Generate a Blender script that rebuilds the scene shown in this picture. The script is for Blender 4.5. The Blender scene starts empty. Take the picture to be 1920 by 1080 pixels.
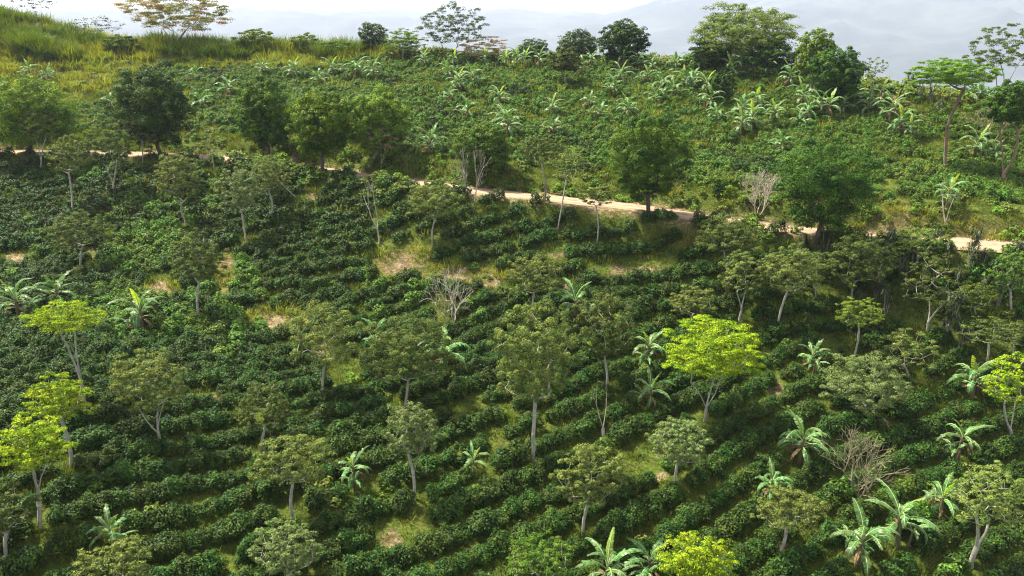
import bpy, math, random
import numpy as np
PI = math.pi
R = math.radians
sc = bpy.context.scene
col = sc.collection

# ------------------------------------------------------------------ camera, light, sky
F = 1478.0                       # focal length in pixels of a 1920 wide picture
PITCH = R(18.7)
CAMZ = 40.0
cam = bpy.data.objects.new('camera', bpy.data.cameras.new('camera'))
col.objects.link(cam)
cam.location = (0, 0, CAMZ)
cam.rotation_euler = (PI / 2 - PITCH, 0, 0)
cam.data.sensor_width = 36
cam.data.lens = 36 * F / 1920
cam.data.clip_start = 1
cam.data.clip_end = 60000
sc.camera = cam

SUN_EL, SUN_AZ = R(60), R(-60)    # azimuth measured from +Y towards +X: high and from the left, a little beyond the ridge
sun = bpy.data.objects.new('sun', bpy.data.lights.new('sun', 'SUN'))
col.objects.link(sun)
sun.data.energy = 5.0
sun.data.angle = R(5)
sun.data.color = (1.0, 0.94, 0.80)
sun.rotation_euler = (PI / 2 - SUN_EL, 0, -SUN_AZ + PI)

world = bpy.data.worlds.new('World')
sc.world = world
world.use_nodes = True
wn, wl = world.node_tree.nodes, world.node_tree.links
wn.clear()
w_out = wn.new('ShaderNodeOutputWorld')
w_bg = wn.new('ShaderNodeBackground')
sky = wn.new('ShaderNodeTexSky')
sky.sky_type = 'NISHITA'
sky.sun_disc = False
sky.sun_elevation = SUN_EL
sky.sun_rotation = SUN_AZ
sky.air_density = 1.2
sky.dust_density = 2.5
w_tc = wn.new('ShaderNodeTexCoord')
w_map = wn.new('ShaderNodeMapping'); w_map.inputs['Scale'].default_value = (1, 1, 6)
w_noise = wn.new('ShaderNodeTexNoise'); w_noise.inputs['Scale'].default_value = 2.2
w_noise.inputs['Detail'].default_value = 6; w_noise.inputs['Roughness'].default_value = .55
w_ramp = wn.new('ShaderNodeValToRGB')
w_ramp.color_ramp.elements[0].position = .38; w_ramp.color_ramp.elements[0].color = (.35, .35, .35, 1)
w_ramp.color_ramp.elements[1].position = .6; w_ramp.color_ramp.elements[1].color = (.92, .92, .92, 1)
w_mix = wn.new('ShaderNodeMix'); w_mix.data_type = 'RGBA'
w_mix.inputs[7].default_value = (7.4, 7.5, 8.0, 1)
wl.new(w_tc.outputs['Generated'], w_map.inputs[0]); wl.new(w_map.outputs[0], w_noise.inputs['Vector'])
wl.new(w_noise.outputs['Fac'], w_ramp.inputs[0]); wl.new(w_ramp.outputs[0], w_mix.inputs[0])
wl.new(sky.outputs[0], w_mix.inputs[6]); wl.new(w_mix.outputs[2], w_bg.inputs[0])
w_bg.inputs[1].default_value = 0.055
wl.new(w_bg.outputs[0], w_out.inputs[0])

sc.view_settings.view_transform = 'Standard'
sc.view_settings.look = 'None'
sc.view_settings.exposure = 1.65
sc.view_settings.gamma = 1.0
cy = sc.cycles
cy.max_bounces = 6; cy.diffuse_bounces = 2; cy.glossy_bounces = 2; cy.transmission_bounces = 3
cy.transparent_max_bounces = 4; cy.volume_bounces = 1
cy.use_denoising = True; cy.denoising_prefilter = 'NONE'
cy.use_adaptive_sampling = False
cy.sample_clamp_indirect = 4.0
cy.filter_width = 1.1
cy.caustics_reflective = False; cy.caustics_refractive = False

# ------------------------------------------------------------------ projection helpers
FW = np.array([0, math.cos(PITCH), -math.sin(PITCH)])
UP = np.array([0, math.sin(PITCH), math.cos(PITCH)])
def ray(px, py):
    px = np.asarray(px, float); py = np.asarray(py, float)
    return FW + ((px - 960) / F)[..., None] * np.array([1., 0, 0]) + (-(py - 540) / F)[..., None] * UP
def project(P):
    P = np.asarray(P, float) - np.array([0, 0, CAMZ])
    d = np.maximum(P @ FW, .1)
    return 960 + F * P[..., 0] / d, 540 - F * (P @ UP) / d, d

# ------------------------------------------------------------------ terrain
CP = [ # pixel x, pixel y, distance forward
 (-150,1080,41),(400,1080,44),(960,1080,47),(1500,1080,50),(2070,1080,53),
 (-150,900,48),(500,900,54),(1100,900,58),(1700,900,62),(2070,900,64),
 (-150,780,57),(400,780,61),(960,780,65),(1500,780,68),(2070,780,71),
 (-150,620,75),(400,620,79),(960,620,81),(1350,620,81),(1700,640,79),(2070,640,78),
 (-150,500,93),(300,500,94),(800,500,93),(1200,500,91),(1480,540,85),(1750,560,83),(2070,560,82),
 (-150,400,108),(400,390,108),(800,400,101),
 (-150,283,127),(0,285,125),(500,305,117),(730,335,110),(960,365,103),(1300,405,96),(1600,445,91),(1900,460,88),(2070,466,87),
 (-150,200,146),(400,210,143),(960,250,126),(1350,300,115),(1900,350,106),(2100,360,104),
 (300,130,168),(960,150,155),(1500,200,136),(1800,250,124),
 (-200,62,186),(0,68,184),(120,86,182),(300,92,181),(650,100,178),(960,112,172),(1300,122,160),(1500,145,150),(1650,168,140),(1920,200,130),(2120,215,126)]
cp = np.array(CP, float)
d_ = ray(cp[:, 0], cp[:, 1]); cP = d_ * (cp[:, 2] / d_[:, 1])[:, None]; cP[:, 2] += CAMZ
def tps(r): return r * r * np.log(r + 1e-6)
S = 100.0
A_ = cP[:, :2] / S; n_ = len(A_)
K_ = tps(np.linalg.norm(A_[:, None] - A_[None], axis=2)) + np.eye(n_) * .0006
Pm = np.hstack([np.ones((n_, 1)), A_])
W_ = np.linalg.solve(np.block([[K_, Pm], [Pm.T, np.zeros((3, 3))]]), np.concatenate([cP[:, 2], np.zeros(3)]))
def rbf(x, y):
    q = np.stack([x, y], -1).reshape(-1, 2) / S
    out = np.empty(len(q))
    for i in range(0, len(q), 20000):
        b = q[i:i + 20000]
        out[i:i + 20000] = tps(np.linalg.norm(b[:, None] - A_[None], axis=2)) @ W_[:n_] + W_[n_] + b @ W_[n_ + 1:]
    return out.reshape(np.shape(x))
ridge_i = [k for k in range(n_) if CP[k][2] >= 126 and k >= n_ - 11]
rx = cP[ridge_i, 0]; ry = cP[ridge_i, 1]; o_ = np.argsort(rx); rx, ry = rx[o_], ry[o_]
def fall(d):
    d = np.maximum(d, 0)
    return np.where(d < 40, .0065 * d * d, 10.4 + .52 * (d - 40))
GX0, GX1, GY0, GY1, GS = -180., 160., 24., 262., .6
gx = np.arange(GX0, GX1 + .01, GS); gy = np.arange(GY0, GY1 + .01, GS)
def base_h(x, y):
    yr = np.interp(x, rx, ry)
    ym = np.minimum(y, yr)
    h = rbf(x, ym) - fall(y - yr)
    h += .28 * np.sin(x * .31 + 1.3 * np.sin(y * .17)) * np.sin(y * .27 + x * .05) + .12 * np.sin(x * .9 + y * .4) * np.sin(y * .8 - x * .3)
    return h
# coarse then refine
cxs = np.arange(GX0, GX1 + 2.1, 2.); cys = np.arange(GY0, GY1 + 2.1, 2.)
CXg, CYg = np.meshgrid(cxs, cys)
def bil(G, x0, y0, s, x, y):
    fx = np.clip((x - x0) / s, 0, G.shape[1] - 1.001); fy = np.clip((y - y0) / s, 0, G.shape[0] - 1.001)
    i = fx.astype(int); j = fy.astype(int); u = fx - i; v = fy - j
    return (G[j, i] * (1 - u) + G[j, i + 1] * u) * (1 - v) + (G[j + 1, i] * (1 - u) + G[j + 1, i + 1] * u) * v
GXg, GYg = np.meshgrid(gx, gy)
HG = bil(rbf(CXg, np.minimum(CYg, 1e9)), GX0, GY0, 2., GXg, np.minimum(GYg, np.interp(GXg, rx, ry)))
HG = HG - fall(GYg - np.interp(GXg, rx, ry))
HG += .28 * np.sin(GXg * .31 + 1.3 * np.sin(GYg * .17)) * np.sin(GYg * .27 + GXg * .05) + .12 * np.sin(GXg * .9 + GYg * .4) * np.sin(GYg * .8 - GXg * .3)
# mound at the far left of the ridge
HG += 4.5 * np.exp(-(((GXg + 122) / 26.) ** 2 + ((GYg - 180) / 16.) ** 2))
def H(x, y): return bil(HG, GX0, GY0, GS, np.asarray(x, float), np.asarray(y, float))
def ground(px, py, ymax=250.):
    d = ray(np.atleast_1d(px), np.atleast_1d(py))
    d = d / d[:, 1:2]
    ys = np.linspace(26, ymax, 700)
    P = d[:, None, :] * ys[None, :, None]
    below = (P[..., 2] + CAMZ) < H(P[..., 0], P[..., 1])
    k = np.where(below.any(1), below.argmax(1), -1)
    # a base pixel above the ridge: use the ridge itself
    yr = np.interp(d[:, 0] * 165, rx, ry)
    yy = np.where(k > 0, ys[k] - .12, yr)
    Q = d * yy[:, None]
    Q[:, 2] = H(Q[:, 0], Q[:, 1])
    return Q
# road: level bench cut into the slope
road_px = [(-160,283),(0,286),(150,287),(320,291),(480,302),(620,322),(760,343),(900,360),(1060,375),(1200,390),(1320,408),(1450,427),(1580,444),(1720,455),(1900,461),(2080,470)]
rp = ground([p[0] for p in road_px], [p[1] for p in road_px])
def smooth_line(P, step=1.0):
    t = np.concatenate([[0], np.cumsum(np.linalg.norm(np.diff(P, axis=0), axis=1))])
    s = np.arange(0, t[-1], step)
    Q = np.stack([np.interp(s, t, P[:, k]) for k in range(P.shape[1])], 1)
    k = np.hanning(15); k /= k.sum()
    return np.stack([np.convolve(np.pad(Q[:, i], 7, 'edge'), k, 'valid') for i in range(P.shape[1])], 1)
road = smooth_line(rp)
kz = np.ones(25) / 25
road[:, 2] = np.convolve(np.pad(road[:, 2], 12, 'edge'), kz, 'valid')
def road_d(x, y):
    q = np.stack([np.ravel(x), np.ravel(y)], 1)
    D = np.full(len(q), 99.); Z = np.zeros(len(q)); side = np.zeros(len(q))
    tan = np.gradient(road[:, :2], axis=0)
    near = np.where(np.abs(q[:, 1] - np.interp(q[:, 0], road[:, 0], road[:, 1])) < 16)[0]
    for i in range(0, len(near), 20000):
        b = near[i:i + 20000]
        dd = np.linalg.norm(q[b][:, None] - road[None, :, :2], axis=2)
        k = dd.argmin(1); D[b] = dd[np.arange(len(b)), k]; Z[b] = road[k, 2]
        v = q[b] - road[k, :2]
        side[b] = tan[k, 0] * v[:, 1] - tan[k, 1] * v[:, 0]      # > 0 uphill
    sh = np.shape(x)
    return D.reshape(sh), Z.reshape(sh), side.reshape(sh)
D_, Z_, s_ = road_d(GXg, GYg)
wv = np.clip(1 - (D_ - 2.7) / 2.3, 0, 1); wv = wv * wv * (3 - 2 * wv)
HG = HG * (1 - wv) + Z_ * wv
ROADD, ROADS = D_, s_

rng0 = np.random.default_rng(7)
_perm = rng0.random((64, 64))
def vnoise(x, y):
    x = np.asarray(x, float); y = np.asarray(y, float)
    i = np.floor(x).astype(int); j = np.floor(y).astype(int); u = x - i; v = y - j
    u = u * u * (3 - 2 * u); v = v * v * (3 - 2 * v)
    g = lambda a, b: _perm[a % 64, b % 64]
    return (g(i, j) * (1 - u) + g(i + 1, j) * u) * (1 - v) + (g(i, j + 1) * (1 - u) + g(i + 1, j + 1) * u) * v
def fbm(x, y): return vnoise(x, y) * .55 + vnoise(x * 2.1 + 9, y * 2.1) * .3 + vnoise(x * 4.3, y * 4.3 + 5) * .15

# ------------------------------------------------------------------ materials
class NT:
    def __init__(s, name):
        s.m = bpy.data.materials.new(name); s.m.use_nodes = True
        s.n, s.l = s.m.node_tree.nodes, s.m.node_tree.links
        s.n.clear(); s.out = s.n.new('ShaderNodeOutputMaterial')
    def new(s, t, **k):
        o = s.n.new('ShaderNode' + t)
        for a, b in k.items():
            if a.startswith('_'): setattr(o, a[1:], b)
            else: o.inputs[a.replace('__', ' ')].default_value = b
        return o
    def link(s, a, b): s.l.new(a, b)
    def noise(s, scale, detail=4, coord='Object', rough=.6):
        tc = s.new('TexCoord'); n = s.new('TexNoise', Scale=scale, Detail=detail, Roughness=rough)
        s.link(tc.outputs[coord], n.inputs['Vector']); return n.outputs['Fac']
    def ramp(s, fac, stops):
        r = s.new('ValToRGB'); e = r.color_ramp.elements
        while len(e) < len(stops): e.new(.5)
        for k, (p, c) in enumerate(stops):
            e[k].position = p; e[k].color = (*c, 1) if len(c) == 3 else c
        s.link(fac, r.inputs[0]); return r.outputs[0]
    def mix(s, fac, a, b, mode='MIX'):
        m = s.new('Mix', _data_type='RGBA', _blend_type=mode)
        for v, k in ((fac, 0), (a, 6), (b, 7)):
            if hasattr(v, 'links'): s.link(v, m.inputs[k])
            elif k == 0: m.inputs[0].default_value = v
            else: m.inputs[k].default_value = (*v, 1)
        return m.outputs[2]
    def math(s, op, a, b=0., c=0.):
        m = s.new('Math', _operation=op)
        for v, k in ((a, 0), (b, 1), (c, 2)):
            if hasattr(v, 'links'): s.link(v, m.inputs[k])
            else: m.inputs[k].default_value = v
        return m.outputs[0]

def leafmat(name, c1, c2, trans=.25, rough=.5, vr=.7, spec=.3, nscale=.5, hue=.02):
    t = NT(name)
    geo = t.new('NewGeometry'); oi = t.new('ObjectInfo')
    base = t.mix(t.ramp(t.noise(nscale, 2), [(.38, (0, 0, 0)), (.62, (1, 1, 1))]), c1, c2)
    hsv = t.new('HueSaturation')
    v = t.math('MULTIPLY_ADD', geo.outputs['Random Per Island'], vr, 1 - vr / 2)
    v2 = t.math('MULTIPLY_ADD', oi.outputs['Random'], .3, .85)
    t.link(t.math('MULTIPLY', v, v2), hsv.inputs['Value'])
    t.link(t.math('MULTIPLY_ADD', oi.outputs['Random'], hue * 2, .5 - hue), hsv.inputs['Hue'])
    t.link(base, hsv.inputs['Color'])
    p = t.new('BsdfPrincipled', Roughness=rough); p.inputs['Specular IOR Level'].default_value = spec
    t.link(hsv.outputs[0], p.inputs['Base Color'])
    tr = t.new('BsdfTranslucent')
    t.link(t.mix(1.0, hsv.outputs[0], (1.5, 1.35, .5), 'MULTIPLY'), tr.inputs[0])
    mx = t.new('MixShader'); mx.inputs[0].default_value = trans
    t.link(p.outputs[0], mx.inputs[1]); t.link(tr.outputs[0], mx.inputs[2]); t.link(mx.outputs[0], t.out.inputs[0])
    return t.m
def barkmat(name, c1, c2, scale=3.):
    t = NT(name)
    c = t.ramp(t.noise(scale, 5), [(.3, c1), (.7, c2)])
    p = t.new('BsdfPrincipled', Roughness=.85); t.link(c, p.inputs['Base Color'])
    b = t.new('Bump', Strength=.5, Distance=.03); t.link(t.noise(scale * 5, 4), b.inputs['Height']); t.link(b.outputs[0], p.inputs['Normal'])
    t.link(p.outputs[0], t.out.inputs[0]); return t.m

M = {}
M['coffee'] = leafmat('coffee_leaf', (.017, .046, .005), (.048, .086, .008), .1, .5, 1.4, .13, .9)
M['coffee_sunlit'] = leafmat('coffee_sunlit_leaf', (.05, .118, .012), (.105, .168, .022), .18, .55, 1.1, .12, .35)  # paler, yellower coffee leaf; mostly sunlight on the upper slope put into colour
M['scrub'] = leafmat('scrub_leaf', (.08, .135, .016), (.18, .20, .035), .2, .55, .9, .15)
M['olive'] = leafmat('olive_leaf', (.095, .14, .026), (.165, .20, .042), .18, .6, .8, .1, .5, .01)
M['greygreen'] = leafmat('grey_green_leaf', (.11, .165, .045), (.165, .215, .065), .18, .6, .7, .1, .5, .01)
M['darkolive'] = leafmat('dark_olive_leaf', (.055, .085, .015), (.10, .13, .024), .15, .6, .8, .1, .5, .01)
M['green'] = leafmat('green_leaf', (.055, .115, .012), (.10, .15, .018), .15, .6, .7, .1)
M['dense'] = leafmat('dense_leaf', (.024, .075, .004), (.10, .18, .009), .18, .55, .8, .12, .35, .006)
M['denselime'] = leafmat('dense_lime_leaf', (.035, .095, .004), (.17, .25, .009), .2, .55, .9, .12, .35, .002)
M['densedark'] = leafmat('dense_dark_leaf', (.016, .050, .004), (.055, .115, .007), .15, .55, .8, .12, .35, .006)
M['lightgreen'] = leafmat('light_green_leaf', (.09, .17, .014), (.15, .225, .02), .2, .6, .7, .1)
M['lime'] = leafmat('lime_leaf', (.13, .23, .008), (.28, .36, .012), .25, .6, 1.1, .1, 1.0, .005)
M['bluegreen'] = leafmat('blue_green_leaf', (.045, .085, .03), (.075, .115, .04), .12, .5, .9)
M['rust'] = leafmat('rusty_leaf', (.17, .20, .05), (.32, .20, .08), .25, .6, .7, .1, .2)
M['dry'] = leafmat('dry_leaf', (.20, .16, .08), (.28, .20, .10), .2, .7)
M['banana'] = leafmat('banana_leaf', (.055, .14, .032), (.11, .21, .055), .25, .42, .6, .3, 1.5)
M['banana_new'] = leafmat('banana_new_leaf', (.22, .34, .05), (.28, .40, .07), .4, .4, .3, .5, 1.5)
M['rib'] = leafmat('banana_midrib', (.28, .36, .14), (.33, .38, .16), .0, .5, .2)
M['bananastem'] = barkmat('banana_stem', (.08, .10, .03), (.16, .10, .05), 2.)
M['deadleaf'] = leafmat('dead_banana_leaf', (.16, .10, .05), (.25, .17, .09), .2, .7)
M['pale'] = barkmat('pale_bark', (.22, .20, .155), (.46, .43, .34))
M['greybark'] = barkmat('grey_bark', (.16, .14, .11), (.30, .27, .21))
M['darkbark'] = barkmat('dark_bark', (.06, .045, .03), (.12, .09, .06))
M['redbark'] = barkmat('reddish_bark', (.13, .08, .05), (.26, .17, .11))
M['bonebark'] = barkmat('bone_bark', (.34, .29, .22), (.52, .46, .37))
M['twig'] = barkmat('twig_bark', (.16, .135, .075), (.27, .235, .14))
M['cane'] = leafmat('cane_leaf', (.07, .13, .012), (.15, .20, .02), .25, .5, .9, .2, .15)
M['yellowgrass'] = leafmat('yellow_grass_blade', (.16, .20, .02), (.27, .27, .04), .3, .6, .8, .15, .15)
M['grass'] = leafmat('short_grass_blade', (.09, .14, .02), (.16, .18, .03), .25, .6, .6, .15, .2)
M['cordyline'] = leafmat('strap_leaf', (.05, .08, .02), (.09, .11, .03), .2, .4, .6, .4)

# ------------------------------------------------------------------ mesh helpers
def mesh_np(name, V, Fq, mats, midx=None, smooth=False, uv=None):
    V = np.asarray(V, np.float32); Fq = np.asarray(Fq, np.int32)
    me = bpy.data.meshes.new(name)
    me.vertices.add(len(V)); me.vertices.foreach_set('co', V.ravel())
    k = Fq.shape[1]
    me.loops.add(Fq.size); me.loops.foreach_set('vertex_index', Fq.ravel())
    me.polygons.add(len(Fq)); me.polygons.foreach_set('loop_start', np.arange(0, Fq.size, k, dtype=np.int32))
    me.polygons.foreach_set('loop_total', np.full(len(Fq), k, np.int32))
    for m in (mats if isinstance(mats, (list, tuple)) else [mats]): me.materials.append(m)
    if midx is not None: me.polygons.foreach_set('material_index', np.asarray(midx, np.int32))
    me.polygons.foreach_set('use_smooth', np.full(len(Fq), smooth))
    if uv is not None:
        l = me.uv_layers.new(name='UVMap'); l.data.foreach_set('uv', np.asarray(uv, np.float32)[Fq.ravel()].ravel())
    me.update(calc_edges=True); me.validate()
    return me
def obj(name, me, parent=None, link=True):
    o = bpy.data.objects.new(name, me)
    if link: col.objects.link(o)
    if parent: o.parent = parent
    return o
def tag(o, label=None, cat=None, group=None, kind=None):
    for k, v in (('label', label), ('category', cat), ('group', group), ('kind', kind)):
        if v: o[k] = v
    return o
def unit(v): return v / np.maximum(np.linalg.norm(v, axis=-1, keepdims=True), 1e-9)

def leaf_cards(P, N, L, Wd, rng, droop=.25, fold=.25):
    n = len(P); N = unit(N)
    T = rng.normal(size=(n, 3)); T[:, 2] -= droop; T = unit(T - (T * N).sum(1, keepdims=True) * N)
    B = np.cross(N, T)
    L = (L * rng.uniform(.7, 1.3, n))[:, None]; Wd = (Wd * rng.uniform(.7, 1.3, n))[:, None]
    V = np.stack([P - T * L * .5, P + B * Wd * .5 - N * Wd * fold - T * L * .05, P + T * L * .5 - N * L * .12, P - B * Wd * .5 - N * Wd * fold - T * L * .05], 1).reshape(-1, 3)
    return V, np.arange(n * 4).reshape(n, 4)
def tubes(p0, p1, r0, r1, sides=5):
    d = unit(p1 - p0); ref = np.where(np.abs(d[:, 2:3]) > .9, np.array([[1., 0, 0]]), np.array([[0, 0, 1.]]))
    a = unit(np.cross(d, ref)); b = np.cross(d, a)
    an = np.arange(sides) * 2 * PI / sides
    ring = a[:, None] * np.cos(an)[None, :, None] + b[:, None] * np.sin(an)[None, :, None]
    V = np.concatenate([p0[:, None] + ring * r0[:, None, None], p1[:, None] + ring * r1[:, None, None]], 1)
    m = len(p0); i = np.arange(sides); j = (i + 1) % sides
    f = np.stack([i, j, j + sides, i + sides], 1)
    return V.reshape(-1, 3), (f[None] + (np.arange(m) * 2 * sides)[:, None, None]).reshape(-1, 4)

# ------------------------------------------------------------------ setting: ground, hills, road, haze
def ellipses_mask(px, py, E):
    m = np.zeros(np.shape(px))
    for (cx, cy_, a, b) in E:
        r = np.sqrt(((px - cx) / a) ** 2 + ((py - cy_) / b) ** 2)
        m = np.maximum(m, np.clip((1.25 - r) / .5, 0, 1))
    return m
BARE = [(752,495,52,28),(1200,503,74,20),(1135,520,36,12),(520,602,62,20),(423,497,22,20),(425,535,22,12),(300,540,32,18),(655,463,20,12),(1045,480,22,10),
        (168,478,18,18),(30,485,40,14),(735,1012,30,26),(795,985,22,12),(605,655,24,26),(870,512,60,16),(915,530,30,12),(1690,190,30,22),(1720,215,26,14),
        (1455,735,18,26),(410,748,30,10),(1480,985,30,14),(1240,895,24,14),(860,858,20,7),(585,360,14,28),(1060,540,14,14),(1370,560,16,12),(1820,655,20,8),
        (230,283,30,8),(560,295,24,14),(740,330,30,8),(1130,395,44,10),(945,545,18,12),(1460,1020,26,10),(120,850,12,16),(75,935,12,16),(1410,560,12,10),(1690,400,20,8)]
GRASSY = [(1210,855,62,34),(1690,590,62,30),(1305,440,34,16),(1690,410,56,34),(1800,430,120,20),(1760,615,60,20),(830,590,22,40),(1110,510,28,10),(735,1000,60,40),
          (660,720,40,20),(480,770,26,18),(1560,540,30,14),(1860,590,36,30),(300,545,46,22),(425,515,30,36),(750,490,62,34),(880,515,80,22),(520,600,76,26),(1200,505,60,16),
          (640,690,40,24),(300,800,22,9),(1400,440,40,14),(900,770,28,16),(950,770,20,12),(1010,790,20,14),(330,845,30,8),(1170,880,20,10),(1740,720,40,14),(1090,400,60,9),(300,870,30,9)]
GPZ = np.stack([GXg, GYg, HG], -1)
gpx, gpy, gdd = project(GPZ)
nz = fbm(GXg * .35, GYg * .35)
soil = ellipses_mask(gpx, gpy, [(a, b, c * .8, d * .8) for a, b, c, d in BARE]) * np.clip(.45 + 3.2 * (fbm(GXg * .8 + 40, GYg * .8) - .38), 0, 1)
upg = np.clip((140 - gpy) / 40, 0, 1) * np.clip((760 - gpx) / 120, 0, 1) + np.clip((190 - gpy) / 30, 0, 1) * np.clip((270 - gpx) / 60, 0, 1)
dry = np.clip(upg, 0, 1)
dry = np.maximum(dry, ellipses_mask(gpx, gpy, [(1690,420,70,40),(1800,430,150,22),(1300,440,80,24),(760,495,60,34),(880,515,80,22),(520,600,70,24),(300,545,46,22),(425,515,30,36)]))
soil = np.maximum(soil, np.clip(1 - (D_ - 2.6) / 1.6, 0, 1) * .8)
soil = np.maximum(soil, np.clip((D_ - 2.2) / .5, 0, 1) * np.clip(1 - (D_ - 3) / 2.2, 0, 1) * (s_ > 0) * np.clip(3 * (vnoise(GXg * .13, GYg * .13) - .45), 0, .9))
nyy, nxx = GXg.shape
idx = np.arange(nyy * nxx).reshape(nyy, nxx)
fq = np.stack([idx[:-1, :-1], idx[:-1, 1:], idx[1:, 1:], idx[1:, :-1]], -1).reshape(-1, 4)
t = NT('hillside_ground')
a1 = t.new('Attribute', _attribute_name='soil'); a2 = t.new('Attribute', _attribute_name='dry')
g1 = t.ramp(t.noise(.7, 8, rough=.75), [(.32, (.035, .055, .009)), (.47, (.075, .11, .014)), (.56, (.11, .14, .02)), (.68, (.09, .065, .03))])
g2 = t.ramp(t.noise(.5, 5), [(.3, (.07, .085, .02)), (.55, (.15, .14, .035)), (.75, (.17, .12, .05))])
s1 = t.ramp(t.noise(1.6, 6), [(.25, (.08, .055, .025)), (.5, (.21, .155, .08)), (.72, (.38, .31, .19))])
cc = t.mix(a2.outputs['Fac'], g1, g2)
fine = t.noise(4., 7, rough=.7)
edge_ = t.math('MULTIPLY_ADD', t.noise(2.4, 8, rough=.75), 2.6, -1.3)
sf = t.ramp(t.math('ADD', a1.outputs['Fac'], edge_), [(.35, (0, 0, 0)), (.8, (1, 1, 1))])
cc = t.mix(sf, cc, s1)
cc = t.mix(t.ramp(fine, [(.38, (.85,) * 3), (.56, (0, 0, 0))]), cc, (.35, .33, .3), 'MULTIPLY')
p = t.new('BsdfPrincipled', Roughness=.95); p.inputs['Specular IOR Level'].default_value = .1
t.link(cc, p.inputs['Base Color'])
b = t.new('Bump', Strength=1., Distance=.25); t.link(fine, b.inputs['Height']); t.link(b.outputs[0], p.inputs['Normal'])
t.link(p.outputs[0], t.out.inputs[0]); M['ground'] = t.m
gme = mesh_np('ground', GPZ.reshape(-1, 3), fq, M['ground'], smooth=True)
for nm, arr in (('soil', soil), ('dry', dry)):
    at = gme.attributes.new(nm, 'FLOAT', 'POINT'); at.data.foreach_set('value', arr.ravel().astype(np.float32))
tag(obj('ground', gme), kind='structure')

# far land: one sheet from under the hillside out to the mountains
def far_h(x, y):
    r = np.hypot(x, y)
    xi = np.clip(x, GX0 + 2, GX1 - 2); yi = np.clip(y, GY0 + 2, GY1 - 2)
    near = H(xi, yi) - 4 - .35 * np.hypot(x - xi, np.maximum(y - yi, 0) + np.maximum(yi - y, 0) * .3)
    az = np.arctan2(x, y)
    vf = -330 + 50 * (fbm(x * .0012, y * .0012) - .5) + np.clip((r - 900) / 2500, 0, 1) * 60 * fbm(x * .0021 + 7, y * .0021)
    k = np.clip((r - 3800) / 5200, 0, 1); k = k * k * (3 - 2 * k)
    top = np.interp(az, [-.9, -.58, -.33, 0, .11, .2, .26, .36, .6, .9], [60, 70, 110, 100, 70, 250, 230, 350, 400, 400])
    mt = (top + 330) * k * (.86 + .2 * fbm(x * .0006 + 3, y * .0006) + .08 * fbm(x * .003, y * .003)) 
    rg_ = (1 - np.abs(2 * fbm(x * .0011 + 5, y * .0007) - 1)) ** 2 + .35 * (1 - np.abs(2 * fbm(x * .0033, y * .0028 + 3) - 1)) ** 2
    mt = mt + (rg_ - .7) * (40 + 130 * k * (1 - k) * 2)
    bl = np.clip((r - 260) / 700, 0, 1); bl = bl * bl * (3 - 2 * bl)
    bl = np.where((np.abs(x - xi) < .1) & (np.abs(y - yi) < .1), 0, bl)
    return near * (1 - bl) + (vf + mt) * bl
ra = np.concatenate([[0.5], np.geomspace(20, 12500, 260)]); an = np.concatenate([np.linspace(-PI, -.75, 90)[:-1], np.linspace(-.75, .75, 620), np.linspace(.75, PI, 90)[1:]])
ra_g, an_g = np.meshgrid(ra, an, indexing='ij')
fx, fy = ra_g * np.sin(an_g), ra_g * np.cos(an_g)
ii = np.arange(fx.size).reshape(fx.shape)
ff = np.stack([ii[:-1, :-1], ii[1:, :-1], ii[1:, 1:], ii[:-1, 1:]], -1).reshape(-1, 4)
t = NT('far_land')
c = t.ramp(t.noise(.0022, 8, rough=.65), [(.35, (.012, .02, .02)), (.5, (.025, .038, .034)), (.64, (.055, .068, .055)), (.7, (.02, .03, .03))])
p = t.new('BsdfPrincipled', Roughness=1.); t.link(c, p.inputs['Base Color']); t.link(p.outputs[0], t.out.inputs[0])
tag(obj('hills', mesh_np('hills', np.stack([fx, fy, far_h(fx, fy)], -1).reshape(-1, 3), ff, t.m, smooth=True)), kind='structure')

# dirt road ribbon
tn = unit(np.gradient(road[:, :2], axis=0)); nr = np.stack([-tn[:, 1], tn[:, 0]], 1)
offs = np.array([-1.9, -1.6, -1.0, -.35, .35, 1.0, 1.6, 1.9]); up_ = np.array([-.03, .03, .05, .09, .09, .05, .03, -.03]) + .05
wob = (fbm(np.arange(len(road)) * .35, np.zeros(len(road))) - .5)[:, None] * 1.1 * np.array([1, .8, .2, 0, 0, .2, .8, 1])[None]
wide = 1 + .75 * np.clip((project(road)[0] - 1735) / 50, 0, 1)[:, None]
RV = np.concatenate([road[:, None, :2] + nr[:, None] * (offs[None] * wide + wob)[..., None], (road[:, 2:3] + up_[None])[..., None]], 2)
ri = np.arange(RV.shape[0] * 8).reshape(-1, 8)
rf = np.stack([ri[:-1, :-1], ri[1:, :-1], ri[1:, 1:], ri[:-1, 1:]], -1).reshape(-1, 4)[:, ::-1]
ruv = np.stack([np.repeat(np.arange(len(road)), 8) * .25, np.tile((offs + 1.9) / 3.8, len(road))], 1)
t = NT('road_dirt')
uvn = t.new('UVMap'); sep = t.new('SeparateXYZ'); t.link(uvn.outputs[0], sep.inputs[0])
tr = t.math('ABSOLUTE', t.math('SUBTRACT', t.math('ABSOLUTE', t.math('SUBTRACT', sep.outputs[1], .5)), .19))
c = t.ramp(t.noise(1.1, 6), [(.3, (.17, .105, .06)), (.55, (.29, .20, .125)), (.75, (.20, .15, .085))])
c = t.mix(t.ramp(tr, [(.03, (.5,) * 3), (.1, (0, 0, 0))]), c, (.38, .27, .18))
c = t.mix(t.ramp(t.noise(2.6, 5), [(.58, (0, 0, 0)), (.7, (.6,) * 3)]), c, (.16, .15, .06))
p = t.new('BsdfPrincipled', Roughness=.95); t.link(c, p.inputs['Base Color'])
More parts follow.
